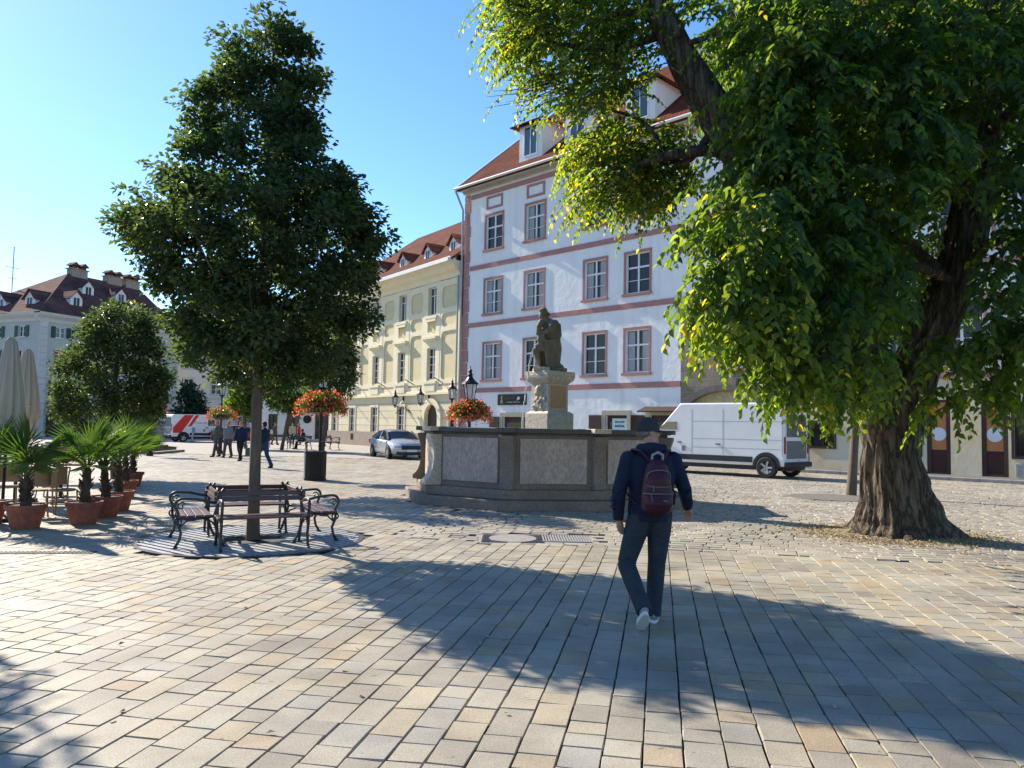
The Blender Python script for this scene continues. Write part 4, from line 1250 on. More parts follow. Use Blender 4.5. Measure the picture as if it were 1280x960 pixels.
# ------------------------------------------------------------------ potted palms
m_terra = M('terracotta', (.30, .10, .06), (.24, .085, .055), scale=3, fine=14, bmp=.2)
m_soil = M('soil', (.05, .035, .025), (.03, .022, .018), scale=20)
m_ptrunk = M('palm_fibre', (.10, .07, .045), (.045, .032, .024), scale=12, stretch=(1, 1, .5), bmp=1., bscale=50)
m_frond = M_leaf('palm_fronds', [(0, (.06, .12, .03)), (.7, (.10, .165, .042)), (1, (.22, .24, .06))], .42, tint=(1.9, 1.9, .7))
def palm(px, py, label, hp, ht, rp, nf, fr, lean=0.):
    p = gp(px, py); t = thing('potted_palm', label, 'potted palm', (p.x, p.y, 0), random.random() * 6, 'potted fan palms along the cafe terrace')
    g = G(); g.lathe([(rp * .68, 0), (rp * .90, hp * .8), (rp * .91, hp * .81), (rp, hp * .82), (rp * 1.02, hp), (rp * .93, hp), (rp * .9, hp * .9)], n=28, cap=True); part('pot', g, m_terra, t, smooth=False)
    g = G(); g.lathe([(rp * .92, hp - .03), (rp * .92, hp - .02)], n=20); part('soil', g, m_soil, t)
    top = Vector((lean, .02, hp + ht)); g = G()
    pts = [Vector((0, 0, hp - .05)).lerp(top, i / 10) + Vector((random.gauss(0, .006), random.gauss(0, .006), 0)) for i in range(11)]
    g.tube(pts, [.078 - .003 * i + .009 * (i % 2) for i in range(11)], 10)
    for i in range(46):
        u = random.random(); a = random.random() * 6.28; c = Vector((0, 0, hp)).lerp(top, u); d = Vector((math.cos(a), math.sin(a), 1.1))
        g.bar(c + Vector((d.x, d.y, 0)) * .055, c + Vector((d.x, d.y, 0)) * .055 + d * .055, .03, .012)
    part('trunk', g, m_ptrunk, t)
    g = G(); Pp, Dd, Uu, Ll, Ww, Vv = [], [], [], [], [], []
    for i in range(nf):
        a = i * 2.4 + random.random() * .5; el = rad((80, 66, 54, 43, 31, 16)[i % 6] + random.uniform(-8, 8))
        d = Vector((math.cos(a) * math.cos(el), math.sin(a) * math.cos(el), math.sin(el)))
        pl = random.uniform(.36, .58) * fr / .5
        e = top + d * pl * .6; e2 = top + d * pl + Vector((0, 0, -.05 * pl))
        g.tube([top, e, e2], [.012, .009, .008], 5)
        d = (e2 - e).normalized(); s_ = d.cross(Vector((0, 0, 1))).normalized(); n_ = s_.cross(d)
        v = random.random() * .8
        for k in range(20):
            b = (k / 19 - .5) * rad(225)
            dd = (d * math.cos(b) + s_ * math.sin(b) + n_ * .18 * math.cos(b)).normalized()
            Pp.append(e2); Dd.append(dd); Uu.append(n_); Ll.append(fr * (.72 + .28 * math.cos(b)) * random.uniform(.9, 1.08)); Ww.append(.022); Vv.append(min(1, max(0, v + random.gauss(0, .1))))
    st = part('stalks', g, m_frond, t); set_v(st.data, [.5] * len(st.data.vertices))
    put('fronds', leaf_mesh('fronds', np.array(Pp), np.array(Dd), np.array(Uu), np.array(Ll), np.array(Ww), np.array(Vv), m_frond, droop=.28, fold=.3), t)
palm(31, 660, 'fan palm in terracotta pot at the terrace corner, beside the wicker chairs', .36, .40, .285, 11, .50)
palm(104, 655, 'fan palm in terracotta pot, nearest of the close row beside the terrace', .36, .52, .27, 11, .46, .05)
palm(131, 646, 'fan palm with shaggy trunk, second in the close row of pots', .36, .55, .27, 11, .46, .04)
palm(147, 638, 'fan palm third in the close row of terracotta pots', .36, .5, .27, 10, .48)
palm(156, 621, 'fan palm fourth in the close row of terracotta pots', .36, .5, .26, 12, .5)
palm(165, 608, 'fan palm in the farthest terracotta pot of the row', .36, .5, .27, 12, .5)
palm(-16, 655, 'fan palm cut by the edge of the view beside folded parasols', .36, .5, .27, 9, .5)

# ------------------------------------------------------------------ cafe terrace
m_rattan = M('rattan', (.42, .26, .12), (.32, .19, .09), scale=30, bmp=.6, bscale=90, rough=.5)
m_cane = M('cane_weave', (.42, .31, .18), (.30, .21, .12), scale=60, bmp=.8, bscale=120)
def chair(label, loc, rz):
    t = thing('bistro_chair', label, 'chair', loc, rz, 'rattan chairs on the cafe terrace')
    g = G(); g.lathe([(.20, .43), (.215, .44), (.215, .455), (.20, .465)], n=20); part('seat', g, m_cane, t)
    g = G()
    arc = [(.21 * math.cos(a), -.02 + .20 * math.sin(a), .87 - .05 * abs(math.cos(a))) for a in [PI * i / 12 for i in range(13)]]
    g.tube(arc, .013, 7); g.tube([(.21, -.02, .82), (.2, .0, .66), (.19, .0, .45)], .013, 7); g.tube([(-.21, -.02, .82), (-.2, .0, .66), (-.19, .0, .45)], .013, 7); part('back_frame', g, m_rattan, t, smooth=True)
    g = G(); n = 12
    vs = [(.2 * math.cos(a), -.02 + .19 * math.sin(a), z) for z in (.52, .83) for a in [PI * (.06 + .88 * i / n) for i in range(n + 1)]]
    g.add(vs, [(i, i + 1, n + 2 + i, n + 1 + i) for i in range(n)]); part('backrest', g, m_cane, t)
    for x, y in ((.17, -.17), (-.17, -.17), (.16, .16), (-.16, .16)):
        g = G(); g.tube([(x, y, .44), (x * 1.05, y * 1.05, .2), (x * 1.2, y * 1.2, 0)], .015, 7); part('leg', g, m_rattan, t, smooth=True)
    g = G(); g.lathe([(.17, .2), (.185, .21), (.17, .22)], n=20, cap=False); part('stretcher', g, m_rattan, t)
    return t
def glc(px, py): q = gp(px, py); return (q.x, q.y, 0)
c0 = chair('rattan chair with woven back right behind the terrace corner palm', glc(47, 645), rad(200))
dup(c0, glc(76, 645), rad(95), 'rattan chair seen side on between the two nearest palms')
dup(c0, glc(8, 640), rad(20), 'rattan chair at the cut edge of the terrace, beside the corner palm')
dup(c0, glc(62, 622), rad(10), 'rattan chair pushed under the far side of the terrace table')
m_wood = M('table_wood', (.30, .17, .09), (.24, .135, .075), scale=3, stretch=(1, 8, 8), rough=.45)
for px, py, lab in ((18, 630, 'square wooden terrace table behind the corner palm'), (75, 622, 'square wooden terrace table with pale top behind the palm row')):
    t = thing('terrace_table', lab, 'table', glc(px, py), rad(12))
    g = G(); g.box(-.55, .55, -.4, .4, .70, .735); part('tabletop', g, m_wood, t, bevel=.006)
    g = G(); g.tube([(0, 0, .03), (0, 0, .7)], .035, 10); g.box(-.3, .3, -.03, .03, 0, .03); g.box(-.03, .03, -.3, .3, .0, .031); part('pedestal', g, m_blk, t)
g = G()
for k in range(6): g.box(0, 2.4, k * .13, k * .13 + .11, 1.0, 1.03)
t = thing('slatted_barrier', 'low brown wooden barrier behind the terrace tables', 'barrier', glc(40, 604), rad(14))
g = G()
for k in range(4): g.box(-1.1, 1.25, -.02, .02, .45 + k * .13, .56 + k * .13)
part('slats', g, m_wood, t)
g = G()
for x in (-1.1, .05, 1.2): g.box(x - .03, x + .03, .021, .07, 0, 1.0)
part('posts', g, m_wood, t)
m_canvas = M('cream_canvas', (.56, .48, .37), (.47, .41, .32), scale=2, stretch=(4, 4, .6), bmp=.3, rough=.9)
def parasol(px, d, h, label, sc=1.):
    p = at(px, 560, d); t = thing('folded_parasol', label, 'parasol', (p.x, p.y, 0), random.random() * 6, 'folded cream parasols on the terrace')
    g = G(); rows_ = [(h, .03), (h - .08, .07), (h - .5, .13), (h - 1.0, .19), (h - 1.35, .20), (h - 1.42, .15), (h - 1.75, .14)]; n = 40; vs = []
    for i, (z, r) in enumerate(rows_):
        for j in range(n):
            a = 2 * PI * j / n; rr = r * (1 + .30 * math.sin(a * 10 + i * .25) + .07 * math.sin(a * 3 + i)) * sc
            vs.append((rr * math.cos(a), rr * math.sin(a), z + (.06 * math.sin(a * 5) if i > 3 else 0)))
    g.add(vs, [(i * n + j, i * n + (j + 1) % n, (i + 1) * n + (j + 1) % n, (i + 1) * n + j) for i in range(len(rows_) - 1) for j in range(n)] + [tuple(range(n))]); part('canopy', g, m_canvas, t, smooth=True)
    g = G(); g.tube([(0, 0, 0), (0, 0, h - .05)], .025, 8); part('pole', g, m_blk, t)
    g = G(); g.lathe([(.17 * sc, h - 1.18), (.185 * sc, h - 1.16), (.17 * sc, h - 1.14)], n=20, cap=False); part('tie', g, m_canvas, t)
    g = G(); g.lathe([(.3, 0), (.3, .06), (.08, .1)], n=16); part('base', g, m_blk, t)
parasol(7, 12.6, 3.0, 'folded cream parasol at the cut edge of the terrace, the nearer one', 1.0)
parasol(29, 15.5, 3.08, 'folded cream parasol behind the nearer one, before the grey house', 1.05)
p = gp(196, 568); t = thing('stone_steps', 'flight of low stone steps behind the potted palms', 'steps', (p.x, p.y, 0), rad(4))
g = G()
for k in range(4): g.box(-6, -.45 * k, .35 * k, 4, .13 * k - (.02 if k == 0 else 0), .13 * (k + 1) - .003)
part('treads', g, m_fst, t, bevel=.02)
# ------------------------------------------------------------------ trees
from mathutils import noise as mnoise
def M_bark(name, dark, mid, pale, scale=7., zs=.16):
    m, nt, bs, out = _nt(name)
    v = coords(nt, (1, 1, zs)); n1 = noise(nt, v, scale, 8, .62)
    rg = N(nt, 'ShaderNodeMath', operation='SUBTRACT'); rg.inputs[1].default_value = .5; nt.links.new(n1, rg.inputs[0])
    ab = N(nt, 'ShaderNodeMath', operation='ABSOLUTE'); nt.links.new(rg.outputs[0], ab.inputs[0])
    c = ramp(nt, ab.outputs[0], [(.0, dark), (.05, mid), (.17, pale)])
    n2 = noise(nt, coords(nt), 1.6, 4); c = mixc(nt, 1., c, ramp(nt, n2, [(.3, (.7, .68, .66)), (.7, (1.25, 1.2, 1.1))]), 'MULTIPLY')
    nt.links.new(c, bs.inputs['Base Color']); bs.inputs['Roughness'].default_value = .9; bs.inputs['Specular IOR Level'].default_value = .15
    bump(nt, bs, ab.outputs[0], 1., .35)
    return m
m_bark = M_bark('furrowed_bark', (.048, .038, .031), (.155, .125, .096), (.29, .24, .185))
m_bark2 = M('brown_bark', (.16, .12, .085), (.095, .072, .055), scale=4, stretch=(1, 1, .3), bmp=.9, bscale=22, bdist=.02, fine=18)
m_lf1 = M_leaf('maple_leaves', [(0, (.032, .06, .034)), (.6, (.055, .09, .042)), (.9, (.085, .115, .036)), (1, (.17, .15, .04))], .36, .15, (3.4, 3.0, 1.2))
m_lf2 = M_leaf('mulberry_leaves', [(0, (.013, .034, .018)), (.5, (.03, .068, .022)), (.85, (.075, .12, .024)), (1, (.22, .19, .03))], .46, .3, (7.6, 5.8, 1.0), rough=.55)
m_con = M_leaf('dark_needles', [(0, (.015, .045, .025)), (1, (.035, .08, .04))], .2, .3, (1, 1.2, .6))


def bark_tube(g, pts, rs, n=40, rows=60, lobes=0, ridge=.08, fz=1.3):
    pts = [Vector(p) for p in pts]; k = len(pts) - 1; rings = []; prev = None
    def sp(t):
        f = t * k; i = min(int(f), k - 1); f -= i
        p0, p1, p2, p3 = pts[max(i - 1, 0)], pts[i], pts[i + 1], pts[min(i + 2, k)]
        c = .5 * ((2 * p1) + (p2 - p0) * f + (2 * p0 - 5 * p1 + 4 * p2 - p3) * f * f + (3 * p1 - p0 - 3 * p2 + p3) * f ** 3)
        return c, rs[i] + (rs[i + 1] - rs[i]) * (f * f * (3 - 2 * f))
    for a in range(rows + 1):
        t = a / rows; c, r = sp(t); c2, _ = sp(min(1, t + .01)); c1, _ = sp(max(0, t - .01))
        d = (c2 - c1).normalized()
        s_ = Vector((1, 0, 0)) if prev is None else prev
        s_ = (s_ - d * s_.dot(d)).normalized(); prev = s_; u = d.cross(s_)
        ring = []
        for j in range(n):
            th = 2 * PI * j / n; L = t * 8
            q = mnoise.noise(Vector((math.cos(th) * 3.2, math.sin(th) * 3.2, L * fz * .35 + c.z * .4)))
            q2 = mnoise.noise(Vector((math.cos(th) * 8, math.sin(th) * 8, L * fz * .5 + 7))); q3 = mnoise.noise(Vector((math.cos(th) * 17, math.sin(th) * 17, L * fz * 1.6 + 3))) if n > 60 else 0
            rr = r * (1 + ridge * (1 - 2.2 * abs(q)) + ridge * .75 * (.5 - abs(q2) * 1.8) - ridge * .5 * abs(q3))
            if lobes: rr *= 1 + lobes * (1 - t) ** 1.5 * (.10 * math.cos(3 * th + 1.0) + .07 * math.cos(5 * th + 2.2)) + lobes * .04 * math.cos(6 * th + t * 2)
            ring.append(c + s_ * math.cos(th) * rr + u * math.sin(th) * rr)
        rings.append(ring)
    vs = [p for r in rings for p in r]
    g.add(vs, [(i * n + j, i * n + (j + 1) % n, (i + 1) * n + (j + 1) % n, (i + 1) * n + j) for i in range(rows) for j in range(n)] + [tuple(range(rows * n, rows * n + n))])


def crown_tree(label, bpx, prof, d, trunk_r, ncl, nleaf, L, mat, bark, group=None, cl=(.16, .34), name='tree', axis=None, droop=.25, inner=.35, yb=0., bough=0):
    """prof: rows of (photo y, left x, right x) read at distance d"""
    base = gp(*bpx) if len(bpx) == 2 else Vector((at(bpx[0], bpx[1], bpx[2]).x, bpx[2], 0))
    d = base.y if d is None else d
    rows_ = []
    for py, xl, xr in prof:
        a, b = at(xl, py, d), at(xr, py, d); rows_.append((a.z, a.x, b.x))
    rows_.sort(); Z = np.array([r[0] for r in rows_]); XL = np.array([r[1] for r in rows_]); XR = np.array([r[2] for r in rows_])
    t = thing(name, label, 'tree', base, 0, group)
    zt = Z[-1]; zz = np.linspace(Z[0], Z[-1], 60); wz = np.interp(zz, Z, XR - XL); wz = np.maximum(wz, .2) ** 1.25
    zs = RNG.choice(zz, ncl, p=wz / wz.sum()) + RNG.normal(0, .06, ncl)
    th = RNG.uniform(0, 2 * PI, ncl); u = RNG.random(ncl) ** inner
    xl, xr = np.interp(zs, Z, XL), np.interp(zs, Z, XR); mid = (xl + xr) / 2
    if axis is not None:
        mid = np.interp(zs, [a[0] for a in axis], [a[1] for a in axis]); mid = np.clip(mid, xl + .2 * (xr - xl), xr - .2 * (xr - xl))
    u = u * (.90 + .14 * np.sin(zs * 3.1 + 2 * np.sin(th * 2.0)) * np.sin(th * 3 + zs * 1.7))
    ne = ncl // 5
    th[:ne] = rad(22) * RNG.normal(0, 1, ne) + np.where(RNG.random(ne) < .5, 0, PI); u[:ne] = RNG.uniform(.78, .96, ne)
    R = np.where(np.cos(th) > 0, xr - mid, mid - xl); Rd = (xr - xl) / 2 * .95
    R = np.abs(np.cos(th)) * R + (1 - np.abs(np.cos(th))) * Rd
    if bough:
        # clusters gather round boughs, leaving gaps between them
        nb = bough; ib = RNG.integers(ne, ncl, nb); w_b = RNG.integers(0, nb, ncl)
        d2 = np.abs(zs[:, None] - zs[ib][None]) * 1.3 + np.abs(np.angle(np.exp(1j * (th[:, None] - th[ib][None])))) * .9 + RNG.random((ncl, nb)) * .25
        w_b = np.argmin(d2, 1); mv = RNG.random(ncl) < .8; k_ = np.where(mv, RNG.uniform(.25, .62, ncl), 0)
        zs = zs + (zs[ib][w_b] - zs) * k_; th = th + np.angle(np.exp(1j * (th[ib][w_b] - th))) * k_
        xl, xr = np.interp(zs, Z, XL), np.interp(zs, Z, XR); mid = (xl + xr) / 2
        if axis is not None:
            mid = np.interp(zs, [a[0] for a in axis], [a[1] for a in axis]); mid = np.clip(mid, xl + .2 * (xr - xl), xr - .2 * (xr - xl))
        R = np.where(np.cos(th) > 0, xr - mid, mid - xl); Rd = (xr - xl) / 2 * .95
        R = np.abs(np.cos(th)) * R + (1 - np.abs(np.cos(th))) * Rd
    C = np.stack([mid + u * R * np.cos(th), base.y + u * Rd * np.sin(th), zs], 1)
    cs = RNG.uniform(cl[0], cl[1], ncl); cs[:ne] *= .75; nl = np.maximum(4, (nleaf * (cs / np.mean(cl)) ** 2)).astype(int)
    idx = np.repeat(np.arange(ncl), nl); n = len(idx)
    off = unit(RNG.normal(0, 1, (n, 3))) * (RNG.random((n, 1)) ** .45) * cs[idx][:, None] * np.array([[1, 1, .75]])
    Pp = C[idx] + off
    out = C[idx] - np.stack([mid[idx], np.full(n, base.y), zs[idx] - .5], 1)
    D = unit(unit(out) * .5 + unit(off) * .6 + RNG.normal(0, .5, (n, 3)) + np.array([[0, 0, -droop]]))
    U = np.array([[0, 0, 1.]]) + RNG.normal(0, .45, (n, 3)) + unit(out) * .3
    v = np.clip(RNG.normal(.38, .2, n) + RNG.normal(0, .12, ncl)[idx] + yb, 0, 1)
    me = leaf_mesh('crown', Pp - np.array(base), D, U, RNG.uniform(.75, 1.2, n) * L, RNG.uniform(.6, .85, n) * L, v, mat, fold=.2)
    put('crown', me, t)
    g = G(); ax = lambda z: float(np.interp(z, zs_a, ax_a))
    zs_a = np.array([0., Z[0]] + list(zz[::10]) + [zt]); ax_a = np.interp(zs_a, Z, (XL + XR) / 2) if axis is None else np.interp(zs_a, [a[0] for a in axis], [a[1] for a in axis])
    ax_a[0] = base.x
    pts = [Vector((ax(z) - base.x, 0, z)) for z in (0, Z[0] * .35, Z[0] * .7, Z[0], Z[0] + (zt - Z[0]) * .35, Z[0] + (zt - Z[0]) * .7, zt - .15)]
    bark_tube(g, pts, [trunk_r * 1.25, trunk_r, trunk_r * .93, trunk_r * .9, trunk_r * .6, trunk_r * .3, trunk_r * .06], n=22, rows=44, ridge=.07)
    for k in RNG.choice(ncl, min(45, ncl // 4), replace=False):
        e = Vector(C[k]) - base; zb_ = max(Z[0] * .95, e.z - (abs(e.x) + abs(e.y)) * .75); s0 = Vector((ax(zb_) - base.x, 0, zb_))
        r0 = trunk_r * .22 * (1 - .6 * zb_ / zt)
        g.tube([s0, s0.lerp(e, .5) + Vector((0, 0, -.06)), e], [r0, r0 * .6, .008], 6)
    part('trunk', g, bark, t, smooth=True)
    return t


prof1 = [(6, 338, 352), (22, 322, 364), (45, 296, 378), (60, 275, 400), (85, 276, 404), (108, 264, 402), (132, 232, 400), (160, 232, 402), (185, 226, 418), (215, 196, 440), (232, 192, 452), (252, 182, 452),
         (272, 132, 470), (292, 134, 482), (312, 150, 486), (335, 168, 470), (355, 190, 482), (372, 200, 476), (392, 212, 474), (412, 214, 452), (435, 222, 440), (458, 236, 420), (474, 262, 396), (486, 300, 360)]
ax1 = [(at(316, 674, P_TREE.y).z, at(316, 674, P_TREE.y).x), (at(322, 480, P_TREE.y).z, at(322, 480, P_TREE.y).x), (at(335, 200, P_TREE.y).z, at(335, 200, P_TREE.y).x), (at(345, 0, P_TREE.y).z, at(345, 0, P_TREE.y).x)]
crown_tree('tall tapering green tree rising from the ring of benches', (316, 674), prof1, None, .076, 1700, 34, .09, m_lf1, m_bark2, axis=ax1, cl=(.12, .28), inner=.42, bough=85)
crown_tree('dense dark round tree between the potted palms and the grey house', (146, 560, 22), [(378, 135, 160), (395, 112, 182), (420, 98, 200), (450, 84, 214), (480, 74, 214), (505, 72, 208), (528, 86, 196), (545, 110, 170)], 22, .10, 620, 30, .12, m_lf1, m_bark2, 'trees further off on the square', cl=(.20, .38), bough=45)
crown_tree('green tree right behind the tall tapering tree, its trunk in line with that one', (323, 560, 19.6), [(300, 300, 345), (330, 265, 375), (370, 242, 402), (410, 236, 412), (445, 246, 402), (475, 275, 370)], 19.6, .06, 420, 30, .11, m_lf1, m_bark2, 'trees further off on the square', cl=(.2, .38), bough=40)
crown_tree('small dark conical conifer behind the red and white van', (237, 553, 76), [(478, 234, 240), (495, 226, 250), (510, 220, 256), (522, 214, 258), (532, 212, 258)], 76, .12, 150, 26, .34, m_con, m_bark2, cl=(.5, .9), name='conifer')
crown_tree('small pale green tree behind the trunk ringed by benches', (307, 560, 50), [(472, 300, 318), (485, 286, 324), (500, 283, 326), (515, 288, 322), (524, 298, 314)], 50, .09, 150, 26, .22, m_lf2, m_bark2, 'trees further off on the square', cl=(.3, .6))
crown_tree('small light green tree over the far benches', (352, 562, 49), [(455, 345, 372), (470, 332, 388), (490, 330, 390), (505, 338, 384), (516, 350, 372)], 49, .1, 170, 26, .22, m_lf2, m_bark2, 'trees further off on the square', cl=(.3, .6))
crown_tree('dark rounded tree in front of the left end of the yellow house', (402, 566, 46), [(408, 400, 430), (425, 392, 440), (450, 380, 446), (475, 380, 445), (492, 386, 438), (505, 400, 420)], 46, .12, 300, 30, .2, m_lf1, m_bark2, 'trees further off on the square', cl=(.35, .6))

# ---- the old tree
BD = P_BIG.y
t_big = thing('old_tree', 'huge old tree with furrowed trunk and drooping leafy branches beside the white van', 'tree', P_BIG)
def rel(px, py, d): return at(px, py, d) - P_BIG
g = G()
b0 = rel(1122, 668, BD); b0.z = -.05
bark_tube(g, [b0, rel(1120, 645, BD), rel(1115, 610, BD), rel(1112, 560, BD), rel(1126, 500, BD), rel(1160, 420, BD), rel(1195, 340, BD - .2), rel(1220, 220, BD - .3), rel(1235, 80, BD - .3), rel(1245, -120, BD)],
          [.84, .60, .47, .41, .38, .34, .30, .27, .21, .11], n=200, rows=170, lobes=1.1, ridge=.11, fz=1.0)
bark_tube(g, [rel(1105, 560, BD), rel(1085, 470, BD - .3), rel(1040, 360, BD - .9), rel(985, 262, BD - 1.4), rel(930, 190, BD - 1.7), rel(880, 120, BD - 1.7), rel(842, 50, BD - 1.6), rel(812, -20, BD - 1.4), rel(790, -130, BD - 1.2)],
          [.30, .32, .33, .33, .31, .25, .20, .155, .07], n=40, rows=70, ridge=.09)
limbs = [((930, 190, BD - 1.7), (860, 190, BD - 1.6), (790, 210, BD - 1.3), (740, 250, BD - 1.2), .16), ((900, 150, BD - 1.7), (850, 205, BD - 1.4), (800, 150, BD - 1.0), (720, 130, BD - .6), .10), ((835, 40, BD - 1.6), (770, 60, BD - 1.4), (700, 55, BD - 1.2), (620, 40, BD - 1.1), .11),
         ((830, 30, BD - 1.6), (760, 20, BD - 1.), (690, 100, BD - .7), (640, 118, BD - .6), .07), ((845, 60, BD - 1.6), (900, 40, BD - 2.2), (970, 10, BD - 2.8), (1060, -60, BD - 3), .07),
         ((1185, 350, BD - .2), (1080, 260, BD - 1.5), (980, 240, BD - 2.5), (900, 300, BD - 3), .15), ((1210, 260, BD - .3), (1110, 150, BD - 1.8), (1010, 90, BD - 3), (930, 120, BD - 3.4), .14),
         ((1190, 350, BD - .2), (1130, 330, BD - 2), (1060, 350, BD - 3), (980, 420, BD - 3.6), .12), ((1225, 180, BD - .3), (1290, 120, BD - 1.5), (1330, 180, BD - 2.5), (1300, 330, BD - 2.6), .14), ((1200, 320, BD - .2), (1260, 300, BD - 1.2), (1290, 360, BD - 1.8), (1280, 450, BD - 2), .11),
         ((1235, 80, BD - .3), (1160, 0, BD - 1.5), (1080, 20, BD - 3), (1040, 120, BD - 3.5), .12), ((1235, 100, BD), (1330, 0, BD + .5), (1420, 0, BD + .5), (1500, 120, BD), .14), ((1225, 200, BD), (1180, 120, BD + 1.5), (1100, 100, BD + 2.3), (1000, 160, BD + 2.8), .14)]
for a, b, c, d_, r in limbs:
    pts = [rel(*a), rel(*b), rel(*c), rel(*d_)]
    r *= .7
    bark_tube(g, pts, [r, r * .7, r * .4, r * .12], n=10, rows=16, ridge=.06)
for k in range(7):
    s0 = rel(690 + k * 4, 95 + k * 3, BD - .8); e = rel(602 + random.uniform(0, 40), 100 + k * 7, BD - .8 + random.uniform(-.4, .4))
    g.tube([s0, s0.lerp(e, .5) + Vector((0, 0, -.05)), e], [.012, .007, .003], 5)
part('trunk', g, m_bark, t_big, smooth=True)
PA, DA, UA, LA, WA, VA = [], [], [], [], [], []
tw = G()
trunk_top = Vector(rel(1180, 330, BD))
def spray(p, d, ln, L, yb):
    n = int(ln / .062); p = Vector(p); d = Vector(d).normalized(); st = ln / n; pts = [p.copy()]
    sd0 = random.gauss(0, .1)
    for i in range(n):
        d = (d + Vector((random.gauss(0, .05), random.gauss(0, .05), -.10 - .04 * random.random()))).normalized()
        p = p + d * st; pts.append(p.copy())
        s_ = d.cross(Vector((0, 0, 1)))
        s_ = s_.normalized() if s_.length > .15 else Vector((math.cos(sd0 * 30), math.sin(sd0 * 30), 0))
        s_ = s_ * (1 if i % 2 else -1)
        ld = (s_ * .8 + d * .55 + Vector((random.gauss(0, .25), random.gauss(0, .25), -.35 + random.gauss(0, .2))))
        k = (1.0 - .45 * (i / n) ** 3) * random.uniform(.75, 1.15)
        PA.append(p); DA.append(ld); UA.append(s_.cross(d) * (1 if i % 2 else -1) + Vector((random.gauss(0, .3), random.gauss(0, .3), .6))); LA.append(L * k); WA.append(L * k * random.uniform(.56, .72)); VA.append(min(1, max(0, random.gauss(.35 + yb, .17) + .25 * (i / n))))
    if ln > .5: tw.tube([pts[0], pts[n // 3], pts[2 * n // 3], pts[-1]], [.007, .005, .004, .002], 4, cap=False)
def region(cx, cy, rx, ry, d0, d1, n, L, yb=0., ln=(.5, 1.05)):  # yb puts light into leaf colour: yellower sunlit left, darker shaded right
    for _ in range(int(n * 1.32)):
        a = random.random() * 2 * PI; r = math.sqrt(random.random())
        px, py, dd = cx + rx * r * math.cos(a), cy + ry * r * math.sin(a), random.uniform(d0, d1)
        p = rel(px, py, dd); o = p - trunk_top; o.z *= .3; o = o.normalized() if o.length > .1 else Vector((1, 0, 0))
        d = o * .7 + Vector((random.gauss(0, .55), random.gauss(0, .55), random.uniform(-.25, .35)))
        spray(p, d, random.uniform(*ln), L * 1.36, yb)
for a in [(735, 30, 92, 75, 11, 13.6, 250, .085, .12), (668, 20, 38, 50, 11, 12.6, 95, .08, .2), (790, 55, 55, 60, 11, 13.5, 95, .085, .05), (765, -10, 150, 40, 11, 13.5, 120, .085, .1), (685, 95, 30, 25, 11.3, 12.4, 26, .075, .15), (742, 118, 50, 20, 11, 12.6, 40, .08, .15),
          (792, 185, 60, 40, 11.6, 13, 150, .085, .2), (815, 225, 66, 38, 11.5, 13.2, 130, .085, .12), (764, 232, 24, 24, 11, 12, 34, .085, .2), (845, 200, 40, 40, 12, 13.4, 36, .09, .1),
          (992, 120, 50, 60, 9.2, 12, 110, .10, .05), (1000, 40, 75, 60, 9, 12.5, 150, .10, .05), (900, 10, 30, 24, 10, 12, 14, .09, .1), (985, 205, 40, 30, 9, 10.4, 50, .105, .05),
          (945, 285, 55, 55, 8.4, 11, 140, .115, .08), (922, 350, 38, 36, 8.4, 10, 56, .115, .1), (905, 395, 24, 22, 8.5, 9.6, 14, .11, .1), (972, 400, 50, 36, 8.6, 10.8, 80, .115, .05), (1000, 445, 40, 22, 9, 11, 50, .115, .05),
          (1050, 190, 130, 150, 9, 14, 440, .12, -.03), (1045, 350, 90, 80, 9, 13, 250, .12, -.05), (1040, 455, 50, 28, 9.4, 11.8, 70, .12, .02), (1085, 450, 28, 36, 10, 11.8, 34, .115, 0),
          (1160, 110, 50, 120, 9.5, 12.4, 150, .12, -.05), (1272, 160, 32, 170, 9.5, 12, 130, .125, -.12), (1225, 90, 90, 90, 12.9, 14.5, 90, .125, -.05), (1258, 340, 36, 70, 10, 12.2, 50, .12, -.08), (1192, 430, 30, 24, 10.4, 12, 20, .12, -.02), (1262, 425, 45, 28, 10, 12, 44, .12, -.05), (1188, 490, 22, 14, 10.8, 11.8, 10, .115, 0), (1240, 475, 26, 12, 10.5, 12, 14, .115, 0),
          (1130, 0, 210, 100, 9, 14, 330, .12, -.1), (1420, 150, 130, 280, 9.5, 15, 240, .13, -.1), (1050, -170, 380, 120, 10, 15.5, 330, .13, -.1), (1130, 110, 230, 150, 13.8, 16.5, 300, .14, -.15), (1030, 60, 120, 110, 12.5, 15.5, 240, .13, -.1), (1030, 250, 90, 110, 12, 15.5, 230, .13, -.1), (1080, 330, 130, 90, 13, 16, 200, .13, -.1)]:
    region(*a)
me = leaf_mesh('crown', np.array(PA), np.array(DA), np.array(UA), LA, WA, np.array(VA), m_lf2, wide=True, fold=.28, droop=.2)
cr = put('crown', me, t_big)
part('twigs', tw, m_bark, cr)

crown_tree('tree standing just outside the view whose shadow falls over the paving corner', (-9.3 / 9.0 * 960 + 640, 0, 9.0), [(-10, -430, -290), (60, -480, -240), (150, -490, -225), (230, -470, -240), (290, -400, -300)], 9.0, .12, 220, 30, .13, m_lf1, m_bark2, cl=(.2, .4))
yt = crown_tree('slim young tree standing in the gravel disc behind the old tree', (1064, 619), [(215, 1060, 1090), (270, 1030, 1130), (330, 1015, 1150), (390, 1020, 1140), (440, 1040, 1110)], None, .105, 230, 26, .14, m_lf2, m_bark2, cl=(.25, .45))

